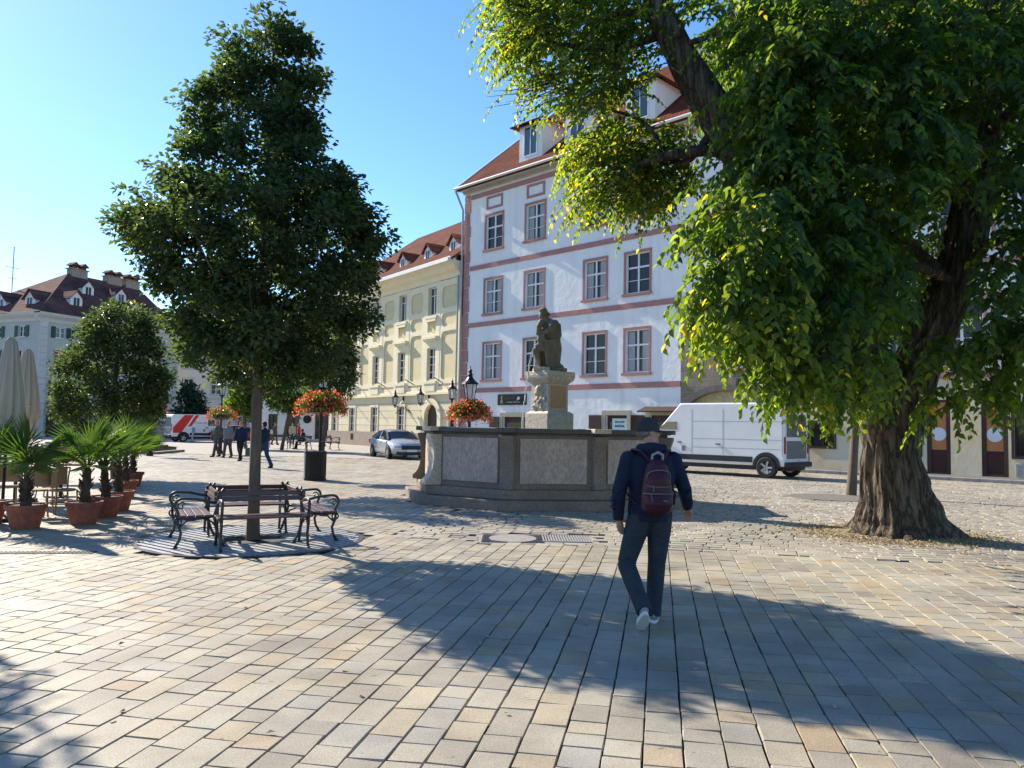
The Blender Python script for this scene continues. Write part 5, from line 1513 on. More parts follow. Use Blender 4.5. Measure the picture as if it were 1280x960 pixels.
# ---- litter
m_litter = M_attr('dry_leaves', [(0, (.30, .22, .12)), (.4, (.42, .33, .18)), (.8, (.50, .40, .2)), (1, (.30, .16, .07))], .8, .2, bmp=0)
n = 3800; a = RNG.uniform(0, 2 * PI, n); r = .6 + np.abs(RNG.normal(0, .5, n))
Pp = np.stack([P_BIG.x + r * np.cos(a) * 1.25, P_BIG.y + r * np.sin(a) - .1, RNG.uniform(.004, .03, n)], 1)
o = put('leaf_litter', leaf_mesh('leaf_litter', Pp, RNG.normal(0, 1, (n, 3)) * np.array([[1, 1, .15]]), RNG.normal(0, .3, (n, 3)) + np.array([[0, 0, 1]]), RNG.uniform(.03, .06, n), RNG.uniform(.02, .04, n), RNG.random(n), m_litter))
tag(o, 'tan fallen leaves heaped round the foot of the old tree', 'fallen leaves', None, 'stuff')
o = part('tree_bed', G().lathe([(1.5, -.018), (1.15, .004), (.3, .06)], n=30, sx=1.15), M('dusty_soil', (.30, .24, .16), (.22, .175, .12), scale=4, fine=40, bmp=.6), None, loc=P_BIG)
tag(o, 'dusty soil bed under the old tree', 'soil', None, 'structure')
n = 110; Pp = np.stack([RNG.uniform(-3.5, 6, n), RNG.uniform(3, 14, n), np.full(n, .006)], 1)
o = put('fallen_leaves', leaf_mesh('fallen_leaves', Pp, RNG.normal(0, 1, (n, 3)) * np.array([[1, 1, .2]]), RNG.normal(0, .3, (n, 3)) + np.array([[0, 0, 1]]), RNG.uniform(.03, .06, n), RNG.uniform(.02, .04, n), RNG.random(n), m_litter))
tag(o, 'a few dry leaves scattered over the paving', 'fallen leaves', None, 'stuff')
# ------------------------------------------------------------------ vehicles
m_vanw = M('van_white_paint', (.76, .77, .78), (.68, .68, .68), rough=.3, scale=.8, bmp=.03, spec=.5)
m_plastic = M('dark_plastic', (.03, .031, .033), (.022, .023, .025), rough=.55, scale=8, bmp=.1)
m_rubber = M('tyre_rubber', (.022, .022, .022), (.03, .029, .027), rough=.8, scale=10)
m_alloy = M('wheel_metal', (.45, .46, .47), (.36, .37, .38), rough=.35, metal=.7, scale=6, bmp=0)
m_greyp = M('grey_panel', (.16, .175, .185), (.135, .145, .155), rough=.5, scale=3, bmp=.05)
m_red = M('red_film', (.62, .03, .025), (.55, .025, .025), rough=.4, bmp=0)
m_lamp_r = M('tail_red', (.35, .015, .012), (.28, .012, .01), rough=.25, bmp=0)
m_seam = M('panel_gap', (.22, .225, .235), (.2, .205, .215), bmp=0)


def wheel(par, x, y, r, sgn, w=.22, spokes=5):
    g = G(); R90 = Matrix.Translation((x, y, r)) @ Matrix.Rotation(PI / 2, 4, 'X')
    g.lathe([(r * .62, -w / 2), (r * .9, -w / 2), (r, -w * .36), (r, w * .36), (r * .9, w / 2), (r * .62, w / 2)], n=28, cap=False); g.xf(R90)
    wd = part('wheel', g, m_rubber, par)
    g = G(); g.lathe([(r * .63, -w * .42), (r * .60, -w * .3), (r * .2, -w * .3), (r * .2, -w * .36), (.01, -w * .36)], n=28, cap=False)
    g.lathe([(r * .63, w * .42), (r * .60, w * .3), (r * .2, w * .3), (r * .2, w * .36), (.01, w * .36)], n=28, cap=False)
    for k in range(spokes):
        a = 2 * PI * k / spokes
        for s_ in (-1, 1): g.bar((r * .12 * math.cos(a), r * .12 * math.sin(a), s_ * w * .37), (r * .6 * math.cos(a), r * .6 * math.sin(a), s_ * w * .40), r * .17, .03)
    g.xf(R90); part('rim', g, m_alloy, wd)


def van(label, o, rz, sg, L, Wd, prof, win, paint, xr, xf, wr, rear_win, rear_low):
    """x = sg * distance from the rear; y into the body; side seen is y = 0"""
    t = thing('delivery_van', label, 'van', (o.x, o.y, 0), rz)
    X = lambda s: sg * s
    g = G(); ring = [(X(s), z) for s, z in prof]
    g.prism(ring, 0, Wd, 'y'); b = part('body', g, paint, t, bevel=.07)
    g = G(); g.prism([(X(s), z) for s, z in ((.1, .28), (L - .25, .28), (L - .15, .5), (.02, .5))], .12, Wd - .12, 'y'); part('underbody', g, m_plastic, t)
    for yy, pr in ((0, -1), (Wd, 1)):
        for xc, full in ((xr, 1), (xf, 1)):
            g = G(); arch = [(X(xc + (wr + .14) * math.cos(a)), wr + .02 + (wr + .14) * math.sin(a)) for a in [PI * i / 16 for i in range(17)]]
            inn = [(X(xc + (wr + .03) * math.cos(a)), wr + .02 + (wr + .03) * math.sin(a)) for a in [PI * i / 16 for i in range(16, -1, -1)]]
            g.prism(arch + inn, yy + pr * .03, yy - pr * .02, 'y')
            part('arch_trim', g, m_plastic, t)
            g = G(); g.prism([(X(xc + (wr + .05) * math.cos(a)), wr + .02 + (wr + .05) * math.sin(a)) for a in [PI * i / 16 - .3 for i in range(20)]], yy + pr * .008, yy - pr * .06, 'y'); part('arch_well', g, m_black, t)
            wheel(t, X(xc), yy - pr * .06, wr, pr)
        g = G(); s0, s1 = xr + wr + .16, xf - wr - .16
        g.box(min(X(s0), X(s1)), max(X(s0), X(s1)), yy + min(pr * .025, 0), yy + max(pr * .025, 0), .55, .76); part('side_moulding', g, m_plastic, t)
        g = G()
        for s_ in (xr + 1.75, xr + 3.1, .06):
            g.box(X(s_) - .006, X(s_) + .006, yy + min(pr * .004, 0), yy + max(pr * .004, 0), .8, prof[1][1] - .15)
        for z in (1.05, 1.38, 2.05): g.box(min(X(.1), X(xr + 3.1)), max(X(.1), X(xr + 3.1)), yy + min(pr * .003, 0), yy + max(pr * .003, 0), z - .005, z + .005)
        part('panel_gaps', g, m_seam, b)
        g = G(); g.prism([(X(s), z) for s, z in win], yy + pr * .008, yy - pr * .01, 'y'); part('side_window', g, m_gl_sky, t)
        g = G(); q = win[-1]; g.box(min(X(q[0] + .12), X(q[0] - .05)), max(X(q[0] + .12), X(q[0] - .05)), yy + min(pr * .28, pr * .05), yy + max(pr * .28, pr * .05), q[1] - .42, q[1] - .1); part('mirror', g, m_plastic, t, bevel=.03)
    e = 0.014
    g = G(); g.box(min(X(0), X(-e)), max(X(0), X(-e)), *rear_win); part('rear_window', g, M_glass('grey_rear_glass', (.12, .14, .15), .12, .5), t)
    g = G(); g.box(min(X(0), X(-e)), max(X(0), X(-e)), *rear_low); part('rear_panel', g, m_greyp, t)
    g = G(); g.box(min(X(.0), X(-.16)), max(X(.0), X(-.16)), .03, Wd - .03, .42, .60); part('rear_bumper', g, m_plastic, t, bevel=.03)
    for y0 in (.03, Wd - .13):
        g = G(); g.box(min(X(0), X(-.02)), max(X(0), X(-.02)), y0, y0 + .10, .9, 1.5); part('tail_light', g, m_lamp_r, t)
    g = G(); g.box(min(X(-.014), X(-.022)), max(X(-.014), X(-.022)), Wd * .62, Wd * .62 + .5, .60, .71); part('number_plate', g, m_vanw, t)
    g = G(); g.box(X(xr + 1.95) - .10, X(xr + 1.95) + .10, -.035, -.004, 1.16, 1.20); g.box(X(win[0][0] - .12) - .09, X(win[0][0] - .12) + .09, -.035, -.004, 1.2, 1.24); part('door_handles', g, m_plastic, t)
    g = G(); g.box(X(win[0][0] - .3) - .09, X(win[0][0] - .3) + .09, -.006, -.0035, .88, 1.08); part('fuel_flap', g, m_seam, t)
    s_a, z_a = prof[3]; s_b, z_b = prof[4]; d = Vector((s_b - s_a, 0, z_b - z_a)); nn = Vector((-d.z, 0, d.x)).normalized() * -1
    if nn.x < 0: nn = -nn
    g = G(); q0, q1 = .12, .95
    A, B = Vector((s_a, 0, z_a)) + d * q0 + nn * .01, Vector((s_a, 0, z_a)) + d * q1 + nn * .01
    g.add([(X(A.x), .1, A.z), (X(A.x), Wd - .1, A.z), (X(B.x), Wd - .06, B.z), (X(B.x), .06, B.z)], [(0, 1, 2, 3)]); part('windscreen', g, m_gl_dark, t)
    for y0 in (.08, Wd - .45):
        g = G(); g.box(min(X(L - .02), X(L + .015)), max(X(L - .02), X(L + .015)), y0, y0 + .37, .85, 1.08); part('headlight', g, m_lglass, t)
    g = G(); g.box(min(X(L), X(L + .03)), max(X(L), X(L + .03)), .5, Wd - .5, .6, .95); part('grille', g, m_plastic, t)
    return t


c_ = gp(958, 598); VAN = Frame(c_.x, c_.y, .703, -.711); VAN.o = VAN.o + VAN.u * .66
rc_ = lambda px, py: (-VAN.uz(px, py)[0], VAN.uz(px, py)[1])
rf_, ws_ = rc_(850, 504), rc_(821, 536)
wa, wb_ = rc_(846, 527), rc_(846, 537); LV = ws_[0] + 1.05
van('tall white delivery van parked along the white house behind the fountain', VAN.o, VAN.rz, -1, LV, 2.0,
    [(0, .44), (0, 2.66), (.08, 2.74), (rf_[0], rf_[1]), (ws_[0], 1.66), (LV - .12, 1.22), (LV, .95), (LV, .44)],
    [(wa[0] - .02, wb_[1]), (wa[0] - .02, 2.02), (wa[0] + .45, 2.02), (ws_[0] + .02, 1.68), (ws_[0] + .02, wb_[1])], m_vanw, .66, LV - .95, .39,
    (.22, 1.78, 1.50, 2.25), (.22, 1.78, .72, 1.36))
q = gp(214, 552.5); RV = Frame(q.x, q.y, .74, .67)
t = van('white delivery van with slanting red stripes parked far off beyond the steps', RV.o, RV.rz, 1, 5.2, 1.95,
        [(0, .44), (0, 2.2), (.08, 2.28), (3.1, 2.3), (4.2, 1.35), (5.05, 1.05), (5.2, .85), (5.2, .44)],
        [(2.95, 1.35), (2.95, 1.95), (3.35, 1.95), (4.0, 1.4), (4.0, 1.35)], m_vanw, .95, 4.35, .35, (.2, 1.75, 1.25, 2.05), (.2, 1.75, .65, 1.2))
for pts in ([(.1, .75), (.75, .75), (1.75, 2.25), (1.0, 2.25), (.1, 1.2)], [(1.9, 2.25), (2.2, 2.25), (1.55, 1.3), (1.3, 1.3)], [(3.0, .78), (3.6, .78), (4.1, 1.3), (3.75, 1.3)]):
    g = G(); g.prism(pts, -.014, -.004, 'y'); part('stripe', g, m_red, t)
me = text_mesh('Conrum', .32, .003); put_me('lettering', me, m_greyp, t, (2.35, -.008, 1.62))


def car(label, loc, rz, paint, group=None):
    t = thing('parked_car', label, 'car', loc, rz, group)
    st = [(2.42, .62, .34, .60, .66), (2.34, .76, .22, .66, .74), (2.05, .87, .18, .74, .84), (1.5, .92, .18, .82, .94), (.9, .93, .18, .89, 1.01), (0, .935, .18, .93, .99), (-1.2, .935, .18, .96, 1.02), (-1.95, .91, .2, .97, 1.09), (-2.3, .84, .26, .93, 1.06), (-2.43, .72, .4, .8, .95)]
    g = G(); vs = []
    for x, w, zl, zb_, zt in st:
        half = [(0, zl), (w * .82, zl), (w * .97, zl + .12), (w, (zl + zb_) / 2 + .08), (w * .985, zb_ - .05), (w * .93, zb_), (w * .6, zt - .005), (0, zt + .015)]
        vs += [(x, y, z) for y, z in half] + [(x, -y, z) for y, z in reversed(half[1:-1])]
    k = 14; g.add(vs, [(i * k + j, i * k + (j + 1) % k, (i + 1) * k + (j + 1) % k, (i + 1) * k + j) for i in range(len(st) - 1) for j in range(k)] + [tuple(range(k)), tuple(reversed(range((len(st) - 1) * k, len(st) * k)))])
    part('body', g, paint, t, smooth=True)
    gs = [(1.0, .80, .80, .98, 1.0), (.35, .82, .66, .97, 1.36), (-.2, .83, .62, .97, 1.45), (-.9, .83, .61, .98, 1.455), (-1.5, .82, .60, .99, 1.37), (-2.05, .78, .62, 1.03, 1.10)]
    def gh(g, o, keep):
        vs = []
        for x, wb, wt, z0, z1 in gs: vs += [(x, wb + o, z0), (x, wt + o, z1 - .05), (x, wt * .7, z1 + o), (x, -wt * .7, z1 + o), (x, -wt - o, z1 - .05), (x, -wb - o, z0)]
        fs = []
        for i in range(len(gs) - 1):
            for j in range(5):
                if keep(i, j): fs.append((i * 6 + j, i * 6 + j + 1, (i + 1) * 6 + j + 1, (i + 1) * 6 + j))
        g.add(vs, fs)
    g = G(); gh(g, 0, lambda i, j: True); part('windows', g, m_gl_dark, t)
    g = G(); gh(g, .012, lambda i, j: j in (1, 2, 3) and 1 <= i <= 3)
    for s_ in (-1, 1):
        for (a, b) in (((1.02, .81, .98), (.3, .665, 1.40)), ((-.4, .84, .97), (-.45, .63, 1.41)), ((-1.45, .82, .99), (-1.2, .62, 1.38)), ((-2.1, .79, 1.04), (-1.4, .61, 1.36))):
            g.bar((a[0], s_ * a[1], a[2]), (b[0], s_ * b[1], b[2]), .07, .03)
    part('roof', g, paint, t)
    for x in (1.42, -1.42):
        for s_ in (-1, 1):
            g = G(); R90 = Matrix.Translation((x, s_ * .91, .33)) @ Matrix.Rotation(PI / 2, 4, 'X'); g.lathe([(.375, -.035), (.375, .035)], n=24); g.xf(R90); part('arch_well', g, m_black, t)
            wheel(t, x, s_ * .855, .33, 1, .22, 7)
    for s_ in (-1, 1):
        g = G(); g.prism([(2.22, .74), (2.38, .70), (2.30, .60), (2.0, .68), (1.85, .78)], s_ * .86 if s_ < 0 else .56, -.56 if s_ < 0 else .86, 'y'); part('headlight', g, m_lglass, t)
        g = G(); g.box(.72, .90, s_ * 1.07 - .1, s_ * 1.07 + .1, .97, 1.1); part('mirror', g, paint, t, bevel=.03)
        g = G()
        for x in (.12, -.9): g.box(x - .1, x + .1, s_ * .94 - .012, s_ * .94 + .012, .80, .825)
        part('door_handle', g, m_alloy, t)
    g = G(); g.prism([(2.36, .46), (2.47, .5), (2.44, .68), (2.34, .68)], -.5, .5, 'y'); part('grille', g, m_plastic, t)
    g = G(); g.box(2.30, 2.435, -.78, .78, .24, .36); part('air_intake', g, m_plastic, t)
    g = G(); g.box(2.46, 2.48, -.26, .26, .38, .49); part('number_plate', g, m_vanw, t)
    for y0 in (-.85, .5):
        g = G(); g.box(-2.44, -2.3, y0, y0 + .35, .75, .92); part('tail_light', g, m_lamp_r, t)
    return t
m_silver = M('silver_blue_paint', (.46, .49, .52), (.42, .45, .48), rough=.25, metal=.55, scale=2, bmp=0, spec=.6)
m_carred = M('red_paint', (.35, .06, .06), (.3, .05, .05), rough=.3, metal=.2, scale=2, bmp=0)
q = gp(496, 572); car('silver saloon car parked before the yellow house doorway', (q.x, q.y, 0), math.atan2(-.90, .43), m_silver)
q = at(306, 550, 66); car('red car half hidden behind the walking group', (q.x, q.y, 0), .15, m_carred)
# ------------------------------------------------------------------ people
m_skin = M('skin', (.46, .25, .17), (.40, .205, .14), rough=.55, scale=9, bmp=.1)
def cloth(name, c, r=.85): return M(name, c, tuple(x * .72 for x in c), rough=r, scale=7, stretch=(1, 1, 1.6), bmp=.7, bscale=9, bdist=.05, fine=None)
m_hair = M('grey_hair', (.20, .18, .16), (.10, .09, .08), scale=30, stretch=(1, 1, .3), bmp=.6)
m_hairb = M('dark_hair', (.025, .018, .014), (.015, .011, .009), scale=30, bmp=.6)


def V3(*a): return Vector(a)


def person(label, loc, rz, J, cols, vox=.012, hand_detail=False, head_yaw=0., coat=.0, group=None, hat=None, skirt=False, bald=False):
    """J: joint positions (x right, y forward, z up) in metres for a 1.75 m figure"""
    j = {k: Vector(v) for k, v in J.items()}
    g = G(); hd = j['head']
    HM = Matrix.Translation(hd) @ Matrix.Rotation(head_yaw, 4, 'Z')
    H3 = HM.to_3x3()
    E = lambda c, r: g.ell(HM @ Vector(c), r, 14, 10, H3)
    E((0, -.012, .03), (.074, .096, .09)); E((0, .02, -.05), (.058, .07, .07)); E((0, .055, -.085), (.036, .032, .03)); E((0, .088, -.022), (.014, .024, .026)); E((0, .095, -.034), (.019, .014, .012))
    E((0, .078, .02), (.052, .016, .012)); E((0, .078, -.066), (.026, .014, .010))
    for s_ in (-1, 1): E((s_ * .077, -.01, -.012), (.010, .022, .034)); E((s_ * .04, .06, -.03), (.025, .025, .02))
    nk = j['neck']; g.tube([nk + V3(0, -.0, -.06), nk, hd + V3(0, -.02, -.05)], [.066, .056, .052], 12)
    ch, pv = j['chest'], j['pelvis']
    g.tube([pv + V3(0, 0, -.04), pv + V3(0, 0, .08), ch + V3(0, 0, -.12), ch, ch + V3(0, -.01, .12), nk + V3(0, 0, -.03)], [(.14, .10), (.145, .105), (.15, .10), (.17, .105), (.165, .09), (.07, .06)], 16)
    for s_ in ('l', 'r'):
        sh, el, wr, kn, an = (j[s_ + k] for k in ('sh', 'el', 'wr', 'kn', 'an')); hp = j[s_ + 'hip']
        g.tube([sh, sh.lerp(el, .5), el], [.055, .046, .038], 10); g.tube([el, el.lerp(wr, .4), wr], [.04, .037, .026], 10)
        g.ell(sh, .055, 10, 8)
        g.tube([hp, hp.lerp(kn, .5), kn], [.088, .076, .054], 12); g.tube([kn, kn.lerp(an, .35), an], [.054, .055, .036], 12)
        td = j.get(s_ + 'toe', an + V3(0, .17, -.05)); g.tube([an + (an - td).normalized() * .05 + V3(0, 0, -.03), an.lerp(td, .5), td], [.036, .038, .028], 10)
        hdr = j.get(s_ + 'hand', (wr - el)); hdr = Vector(hdr).normalized()
        side = Vector(j.get(s_ + 'palm', V3(0, 1, 0))); side = (side - hdr * side.dot(hdr)).normalized(); nrm = hdr.cross(side)
        Mx = Matrix((side, nrm, hdr)).transposed()
        g.ell(wr + hdr * .055, (.038, .016, .052), 12, 8, Mx)
        if hand_detail:
            inw = nrm * (1 if nrm.dot(V3(-1 if s_ == 'r' else 1, 0, 0)) > 0 else -1)
            for k, (o_, ln) in enumerate(((.030, .068), (.010, .077), (-.010, .072), (-.029, .056))):
                b = wr + hdr * .085 + side * o_; c1 = b + hdr * ln * .45 + inw * .006 + side * o_ * .15; c2 = c1 + hdr * ln * .34 + inw * .018; c3 = c2 + hdr * ln * .2 + inw * .022
                g.tube([b - hdr * .03, b, c1, c2, c3], [.0095, .0098, .0092, .0085, .007], 8)
            b = wr + hdr * .03 + side * .030; g.tube([b, b + side * .028 + hdr * .022 + inw * .010, b + side * .036 + hdr * .050 + inw * .022, b + side * .030 + hdr * .072 + inw * .030], [.013, .012, .0105, .008], 8)
        else:
            g.tube([wr + hdr * .07, wr + hdr * .13, wr + hdr * .16 + V3(0, .01, 0)], [.03, .026, .018], 8, flat=.6)
    me = fuse(g, vox, 2, 'person'); o = put_me('person', me, m_skin, None, loc, rz)
    tag(o, label, 'person', group)
    # jacket
    g = G(); hem = j.get('hem', pv + V3(0, 0, -.05)); w_ = 1 + coat
    g.tube([hem + V3(0, 0, -.02), hem + V3(0, 0, .06), pv + V3(0, 0, .12), ch + V3(0, -.005, -.10), ch + V3(0, -.01, .02), ch + V3(0, -.01, .14), nk + V3(0, -.01, -.02), nk + V3(0, -.005, .035)],
           [(.185 * w_, .135 * w_), (.19 * w_, .14 * w_), (.182 * w_, .13 * w_), (.195 * w_, .135 * w_), (.205 * w_, .14 * w_), (.18 * w_, .115 * w_), (.095, .085), (.08, .075)], 20)
    for s_ in ('l', 'r'):
        sh, el, wr = (j[s_ + k] for k in ('sh', 'el', 'wr'))
        g.ell(sh + V3(0, 0, .0), (.078, .08, .075), 12, 8)
        g.tube([sh, sh.lerp(el, .5) + V3(0, -.005, 0), el], [.076, .068, .06], 14); g.tube([el, el.lerp(wr, .5), wr + (wr - el).normalized() * .02], [.062, .056, .046], 14)
        for t_ in (.3, .55, .8):     # sleeve creases
            c = el.lerp(wr, t_ * .7); d = (wr - el).normalized(); a = d.orthogonal(); g.tube([c + a * .055, c + d * .03 + d.cross(a) * .058, c + d * .01 - a * .056], .014, 6)
        c = sh.lerp(el, .85); g.ell(c, (.066, .066, .04), 10, 6)
    if hat == 'hood' or j.get('hood'):
        g.ell(nk + V3(0, -.07, .0), (.12, .07, .06), 14, 10); g.tube([nk + V3(-.10, .03, -.01), nk + V3(-.105, -.06, .015), nk + V3(0, -.11, .02), nk + V3(.105, -.06, .015), nk + V3(.10, .03, -.01)], .034, 8)
    put_me('jacket', fuse(g, vox * 1.05, 3, 'jacket'), cols[0], o)
    # trousers
    g = G()
    if skirt:
        g.tube([pv + V3(0, 0, .1), pv + V3(0, 0, -.1), pv + V3(0, 0, -.4)], [(.16, .12), (.2, .15), (.25, .2)], 18)
    g.tube([pv + V3(0, 0, .12), pv + V3(0, -.01, 0), pv + V3(0, -.01, -.08)], [(.165, .12), (.175, .135), (.16, .125)], 16)
    for s_ in ('l', 'r'):
        hp, kn, an = (j[s_ + k] for k in ('hip', 'kn', 'an')); d = (an - kn).normalized()
        g.tube([hp + V3(0, -.01, .02), hp.lerp(kn, .3), hp.lerp(kn, .7), kn], [(.105, .115), (.103, .108), (.088, .09), (.076, .08)], 16)
        g.tube([kn, kn.lerp(an, .4), kn.lerp(an, .8), an + d * .035], [.078, .075, .068, .068], 16)
        for t_ in (.78, .9, 1.0):
            c = kn.lerp(an, t_); a = d.orthogonal(); g.tube([c - a * .06, c + d.cross(a) * .066 + d * .02, c + a * .06], .016, 6)
        c = kn; a = d.orthogonal(); g.tube([c + V3(-.06, -.04, .03), c + V3(0, -.075, .0), c + V3(.06, -.04, .02)], .014, 6)
    put_me('trousers', fuse(g, vox * 1.05, 3, 'trousers'), cols[1], o)
    for s_ in ('l', 'r'):
        an = j[s_ + 'an']; td = j.get(s_ + 'toe', an + V3(0, .17, -.05)); ax = (td - (an + V3(0, 0, -.05))); f = ax.normalized()
        up = (V3(0, 0, 1) - f * f.z).normalized(); sd = f.cross(up); heel = an - up * .055 - f * .055
        g = G(); Mx = Matrix((sd, f, up)).transposed()
        g.ell(heel + f * .05 + up * .03, (.042, .065, .045), 12, 8, Mx); g.ell(heel + f * .15 + up * .015, (.046, .09, .04), 12, 8, Mx); g.ell(heel + f * .22 + up * .008, (.04, .05, .03), 12, 8, Mx); g.tube([an - up * .02, an + up * .03], .05, 10)
        sh_ = put_me('shoe', fuse(g, max(vox * .8, .009), 2, 'shoe'), cols[2], o)
        g = G(); k = 20; pr = []
        for i in range(k):
            a = 2 * PI * i / k; pr.append((math.cos(a) * (.05 if math.sin(a) > -.2 else .043), .12 + .155 * math.sin(a)))
        m4 = Matrix.Translation(heel - up * .03) @ Matrix((sd, f, up)).transposed().to_4x4()
        g.prism(pr, -.012, .022, 'z'); g.xf(m4); part('sole', g, cols[3], sh_, bevel=.006)
    if hat != 'cap':
        if not bald:
            g = G(); g.ell(HM @ Vector((0, -.025, .045)), (.084, .098, .09), 14, 10, H3); g.ell(HM @ Vector((0, -.06, -.01)), (.07, .06, .08), 12, 8, H3)
            put_me('hair', fuse(g, max(vox, .012), 2, 'hair'), cols[4], o)
    else:
        g = G(); g.ell(HM @ Vector((0, -.015, .045)), (.088, .110, .098), 18, 12, H3); n0 = len(g.v)
        g2 = [(p[0], p[1], p[2]) for p in g.v]
        g = G(); k = 22; rings = [(.0, .003), (.35, .0), (.62, .0), (.85, .0), (1.0, 0)]
        vs = []
        for i in range(7):
            th = PI / 2 * i / 6
            for q in range(k): a = 2 * PI * q / k; vs.append(HM @ Vector((.085 * math.cos(a) * math.cos(th), -.012 + .107 * math.sin(a) * math.cos(th), .028 + .095 * math.sin(th))))
        vs += [HM @ Vector((.086 * math.cos(2 * PI * q / k), -.012 + .108 * math.sin(2 * PI * q / k), -.004)) for q in range(k)]
        fs = [(i * k + q, i * k + (q + 1) % k, (i + 1) * k + (q + 1) % k, (i + 1) * k + q) for i in range(6) for q in range(k)] + [(7 * k + q, 7 * k + (q + 1) % k, (q + 1) % k, q) for q in range(k)] + [tuple(range(6 * k, 7 * k))]
        g.add(vs, fs)
        n = 10; br = []
        for lev in (0, .008):
            for q in range(n + 1):
                a = PI * (.14 + .72 * q / n); br.append(HM @ Vector((.082 * math.cos(a), -.012 + .105 * math.sin(a), .012 - lev)))
            for q in range(n + 1):
                a = PI * (.14 + .72 * q / n); br.append(HM @ Vector((.080 * math.cos(a), -.012 + .105 * math.sin(a) + .095 * math.sin(PI * q / n) ** .6, .004 - lev - .012 * math.sin(PI * q / n))))
        m_ = n + 1; fs = []
        for q in range(n): fs += [(q, q + 1, m_ + q + 1, m_ + q), (2 * m_ + q + 1, 2 * m_ + q, 3 * m_ + q, 3 * m_ + q + 1), (m_ + q, m_ + q + 1, 3 * m_ + q + 1, 3 * m_ + q)]
        g.add(br, fs); part('cap', g, cols[5], o, smooth=True)
        g = G(); g.ell(HM @ Vector((0, -.05, -.018)), (.0775, .06, .045), 14, 8, H3); part('hair', g, cols[4], o, smooth=True)
    if hand_detail:
        g = G()
        for s_ in (-1, 1): g.ell(HM @ Vector((s_ * .032, .083, .002)), (.012, .007, .007), 8, 6, H3)
        part('eyes', g, m_hairb, o)
    return o


m_navy_j = cloth('navy_jacket', (.010, .018, .042)); m_slate = cloth('slate_trousers', (.034, .042, .056)); m_shoe = M('grey_knit', (.30, .32, .33), (.24, .26, .27), scale=30, bmp=.5); m_sole = M('white_rubber', (.62, .62, .6), (.52, .52, .5), bmp=.1)
m_cap = cloth('charcoal_cap', (.045, .043, .048))
q = gp(812, 780)
J0 = dict(head=(-.012, .04, 1.645), neck=(-.005, .0, 1.49), chest=(0, -.01, 1.28), pelvis=(-.005, 0, .97), hem=(-.005, -.005, .90), hood=(0, 0, 1),
          lsh=(-.195, -.01, 1.40), lel=(-.285, -.06, 1.13), lwr=(-.275, .02, .90), rsh=(.19, -.01, 1.40), rel=(.30, .02, 1.15), rwr=(.375, .20, .99),
          lhip=(-.085, 0, .92), lkn=(-.20, .04, .50), lan=(-.12, -.30, .20), ltoe=(-.115, -.165, .04), rhip=(.085, 0, .92), rkn=(.075, .08, .50), ran=(.055, .10, .085), rtoe=(.085, .27, .03),
          lpalm=(.85, .55, 0), rpalm=(-.8, .4, .4), lhand=(.22, .1, -1), rhand=(.25, .55, -.8))
man = person('man in navy jacket and dark cap walking away across the square, head turned aside', (q.x, q.y, 0), rad(2), J0, (m_navy_j, m_slate, m_shoe, m_sole, m_hair, m_cap), .0085, True, rad(-74), .02, hat='cap')
# backpack
m_pack = M('maroon_nylon', (.055, .011, .021), (.038, .008, .015), rough=.5, scale=7, bmp=.6, bscale=8, bdist=.04); m_zip = M('grey_webbing', (.17, .15, .15), (.13, .115, .115), bmp=.2)
bp = thing('backpack', 'maroon backpack with grey handle and zips worn by the walking man', 'backpack', (q.x, q.y, 0), rad(2))
g = G()
g.tube([(.005, -.20, .97), (.005, -.215, 1.0), (.005, -.225, 1.12), (.005, -.215, 1.27), (.01, -.20, 1.40), (.012, -.185, 1.455)], [(.12, .075), (.155, .10), (.155, .105), (.135, .095), (.105, .075), (.06, .045)], 22)
g.tube([(.005, -.28, 1.0), (.005, -.30, 1.06), (.005, -.28, 1.135)], [(.12, .05), (.14, .065), (.13, .05)], 18)
g.tube([(.008, -.27, 1.17), (.01, -.275, 1.27), (.012, -.24, 1.385)], [(.11, .045), (.10, .045), (.075, .04)], 16)
PX = Matrix(((.86, 0, 0, .002), (0, .95, 0, -.008), (0, 0, .90, .096), (0, 0, 0, 1)))
g.xf(PX); put_me('bag', fuse(g, .009, 3, 'bag'), m_pack, bp)
g = G()
arc = [(.005 + .15 * math.cos(a), -.27 - .075 * math.sin(a), 1.15 + .0 * a) for a in [PI * i / 12 for i in range(13)]]; g.tube(arc, .006, 6)
arc = [(.01 + .115 * math.cos(a), -.255 - .06 * math.sin(a), 1.275 + .09 * math.sin(a) ** .5) for a in [PI * i / 12 for i in range(13)]]; g.tube(arc, .005, 6)
arc = [(.01 + .12 * math.cos(a), -.26 - .06 * math.sin(a), 1.225 - .015 * math.sin(a)) for a in [PI * i / 12 for i in range(13)]]; g.tube(arc, .005, 6)
g.tube([(-.08, -.345, 1.14), (-.07, -.352, 1.08)], .005, 5); g.tube([(-.055, -.33, 1.23), (-.055, -.335, 1.17)], .005, 5); g.box(.03, .075, -.371, -.364, 1.085, 1.095)
g.xf(PX); part('zips', g, m_zip, bp)
g = G(); g.tube([(-.04, -.19, 1.44), (-.04, -.215, 1.5), (.012, -.22, 1.525), (.062, -.215, 1.5), (.062, -.19, 1.44)], .014, 8, flat=.7); g.xf(PX); part('handle', g, M('pale_grey_webbing', (.30, .29, .29), (.24, .23, .23), bmp=.2), bp)
g = G()
for s_ in (-1, 1):
    g.tube([(s_ * .05 + .01, -.17, 1.39), (s_ * .11, -.13, 1.475), (s_ * .15, -.01, 1.485), (s_ * .15, .115, 1.40), (s_ * .16, .15, 1.25)], [(.028, .012)] * 5, 8)
    g.tube([(s_ * .16, .15, 1.25), (s_ * .215, .02, 1.12), (s_ * .16, -.17, 1.03)], [(.012, .005)] * 3, 6)
part('straps', g, m_pack, bp)


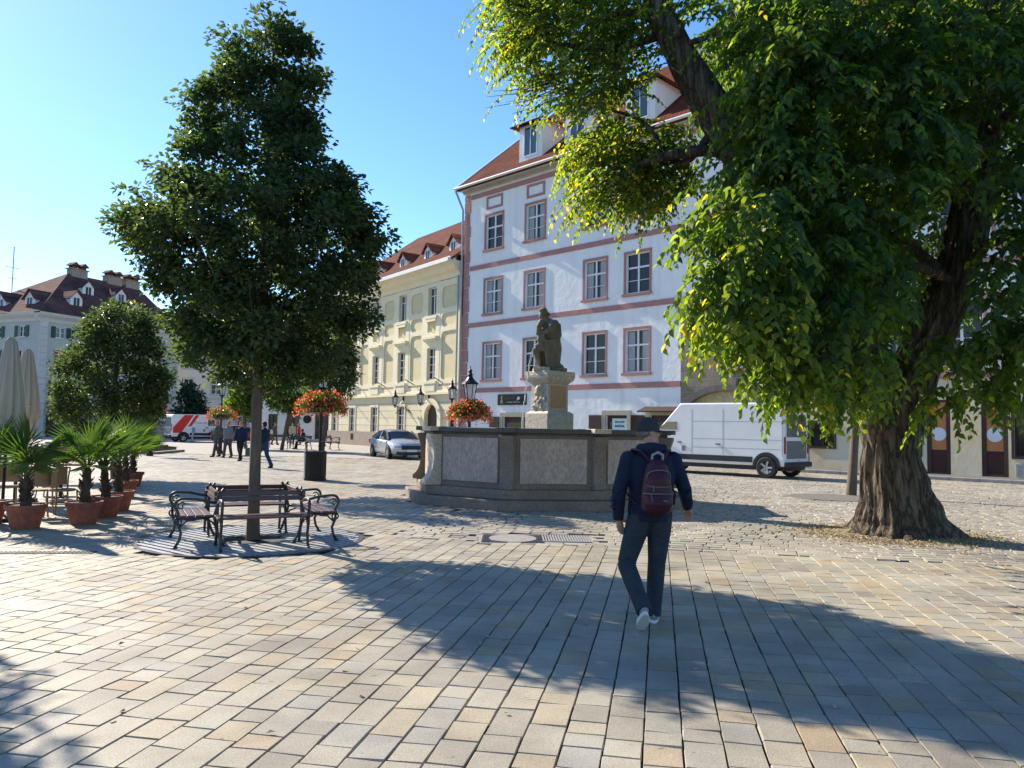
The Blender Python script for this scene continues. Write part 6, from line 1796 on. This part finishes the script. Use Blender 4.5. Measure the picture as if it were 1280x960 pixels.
def walkJ(ph=1., lean=0.): 
    s = .22 * ph
    return dict(head=(0, .03 + lean, 1.60), neck=(0, .005 + lean, 1.46), chest=(0, lean * .7, 1.26), pelvis=(0, 0, .95), lsh=(-.18, lean, 1.38), lel=(-.23, -.06 * ph, 1.10), lwr=(-.22, .06 * ph, .87), rsh=(.18, lean, 1.38), rel=(.23, .04 * ph, 1.10), rwr=(.22, .14 * ph, .88),
                lhip=(-.085, 0, .92), lkn=(-.09, .5 * s + .04, .50), lan=(-.085, s, .085), rhip=(.085, 0, .92), rkn=(.09, .02 - .3 * s, .49), ran=(.085, -s - .05, .11), rtoe=(.085, -s + .10, .03))
def cl(n, c): return cloth(n, c)
c_blue = cl('dark_blue_coat', (.012, .022, .06)); c_teal = cl('grey_green_coat', (.09, .10, .085)); c_grey = cl('grey_jacket', (.19, .20, .20)); c_bl2 = cl('blue_denim_coat', (.03, .055, .13)); c_red = cl('red_jacket', (.42, .03, .03)); c_crm = cl('cream_jacket', (.5, .44, .33))
c_blk = cl('black_clothes', (.013, .013, .015)); c_aqua = cl('aqua_shirt', (.20, .38, .44)); c_white = cl('pale_trousers', (.55, .55, .54)); c_brn = cl('brown_coat', (.13, .085, .06)); c_mix = cl('mottled_trousers', (.09, .08, .075))
def far(label, px, py, rz, top, leg, hair=m_hair, ph=1., s=1., yaw=0, lean=0.):
    q = gp(px, py); o = person(label, (q.x, q.y, 0), rad(rz), walkJ(ph, lean), (top, leg, c_blk, c_blk, hair), .026, head_yaw=yaw, group=None)
    o.scale = (s, s, s); return o
far('person in grey green coat walking at the outer edge of the strolling group', 270, 571, 150, c_teal, c_mix, m_hair, 1)
far('person in light grey jacket and mottled trousers inside the strolling group', 284, 572, 170, c_grey, c_mix, m_hair, -1)
far('person in dark blue coat and trousers leading the strolling group', 300, 576, 175, c_blue, c_blk, m_hair, 1)
far('person in denim blue coat carrying a green bag at the end of the group', 319, 574, 185, c_bl2, c_blue, m_hairb, -1)
far('person in dark coat almost hidden by the trunk ringed with benches', 329, 585, 60, c_blue, c_bl2, m_hairb, 1.3)
far('child in aqua shirt and white trousers standing before the red and white van', 240, 552.5, 160, c_aqua, c_white, m_hairb, .3, .86)
far('person in red jacket standing beyond the far benches', 373, 556, 100, c_red, c_blk, m_hair, .4)
far('person in cream jacket standing beside the one in red', 365, 556, 200, c_crm, c_blue, m_hair, .4)
far('person in brown coat walking past the white cafe front', 343, 556, 250, c_brn, c_mix, m_hair, .8)
far('person in black top walking beside the yellow house end', 403, 558, 120, c_blk, c_crm, m_hairb, .8)
q = gp(311, 573); t = thing('carry_bag', 'green shopping bag held beside the person in the denim blue coat', 'bag', (q.x, q.y, .12))
g = G(); g.box(-.16, .16, -.08, .08, 0, .38); part('bag', g, cl('green_bag', (.10, .15, .10)), t, bevel=.02)
g = G(); g.tube([(-.08, 0, .38), (-.06, 0, .58), (.06, 0, .58), (.08, 0, .38)], .01, 6); part('handle', g, m_blk, t)
q = gp(379, 561.5)
JS = dict(head=(0, .12, 1.22), neck=(0, .07, 1.08), chest=(0, .02, .88), pelvis=(0, -.05, .56), lsh=(-.18, .06, 1.0), lel=(-.22, .12, .74), lwr=(-.12, .32, .62), rsh=(.18, .06, 1.0), rel=(.22, .12, .74), rwr=(.1, .32, .62),
          lhip=(-.09, -.02, .55), lkn=(-.1, .42, .52), lan=(-.1, .50, .085), rhip=(.09, -.02, .55), rkn=(.1, .42, .52), ran=(.1, .46, .085), hem=(0, -.05, .5))
person('person in black clothes sitting on a far bench, leaning forward', (q.x, q.y, 0), rad(95), JS, (c_blk, c_blk, c_blk, c_blk, m_hairb), .026)
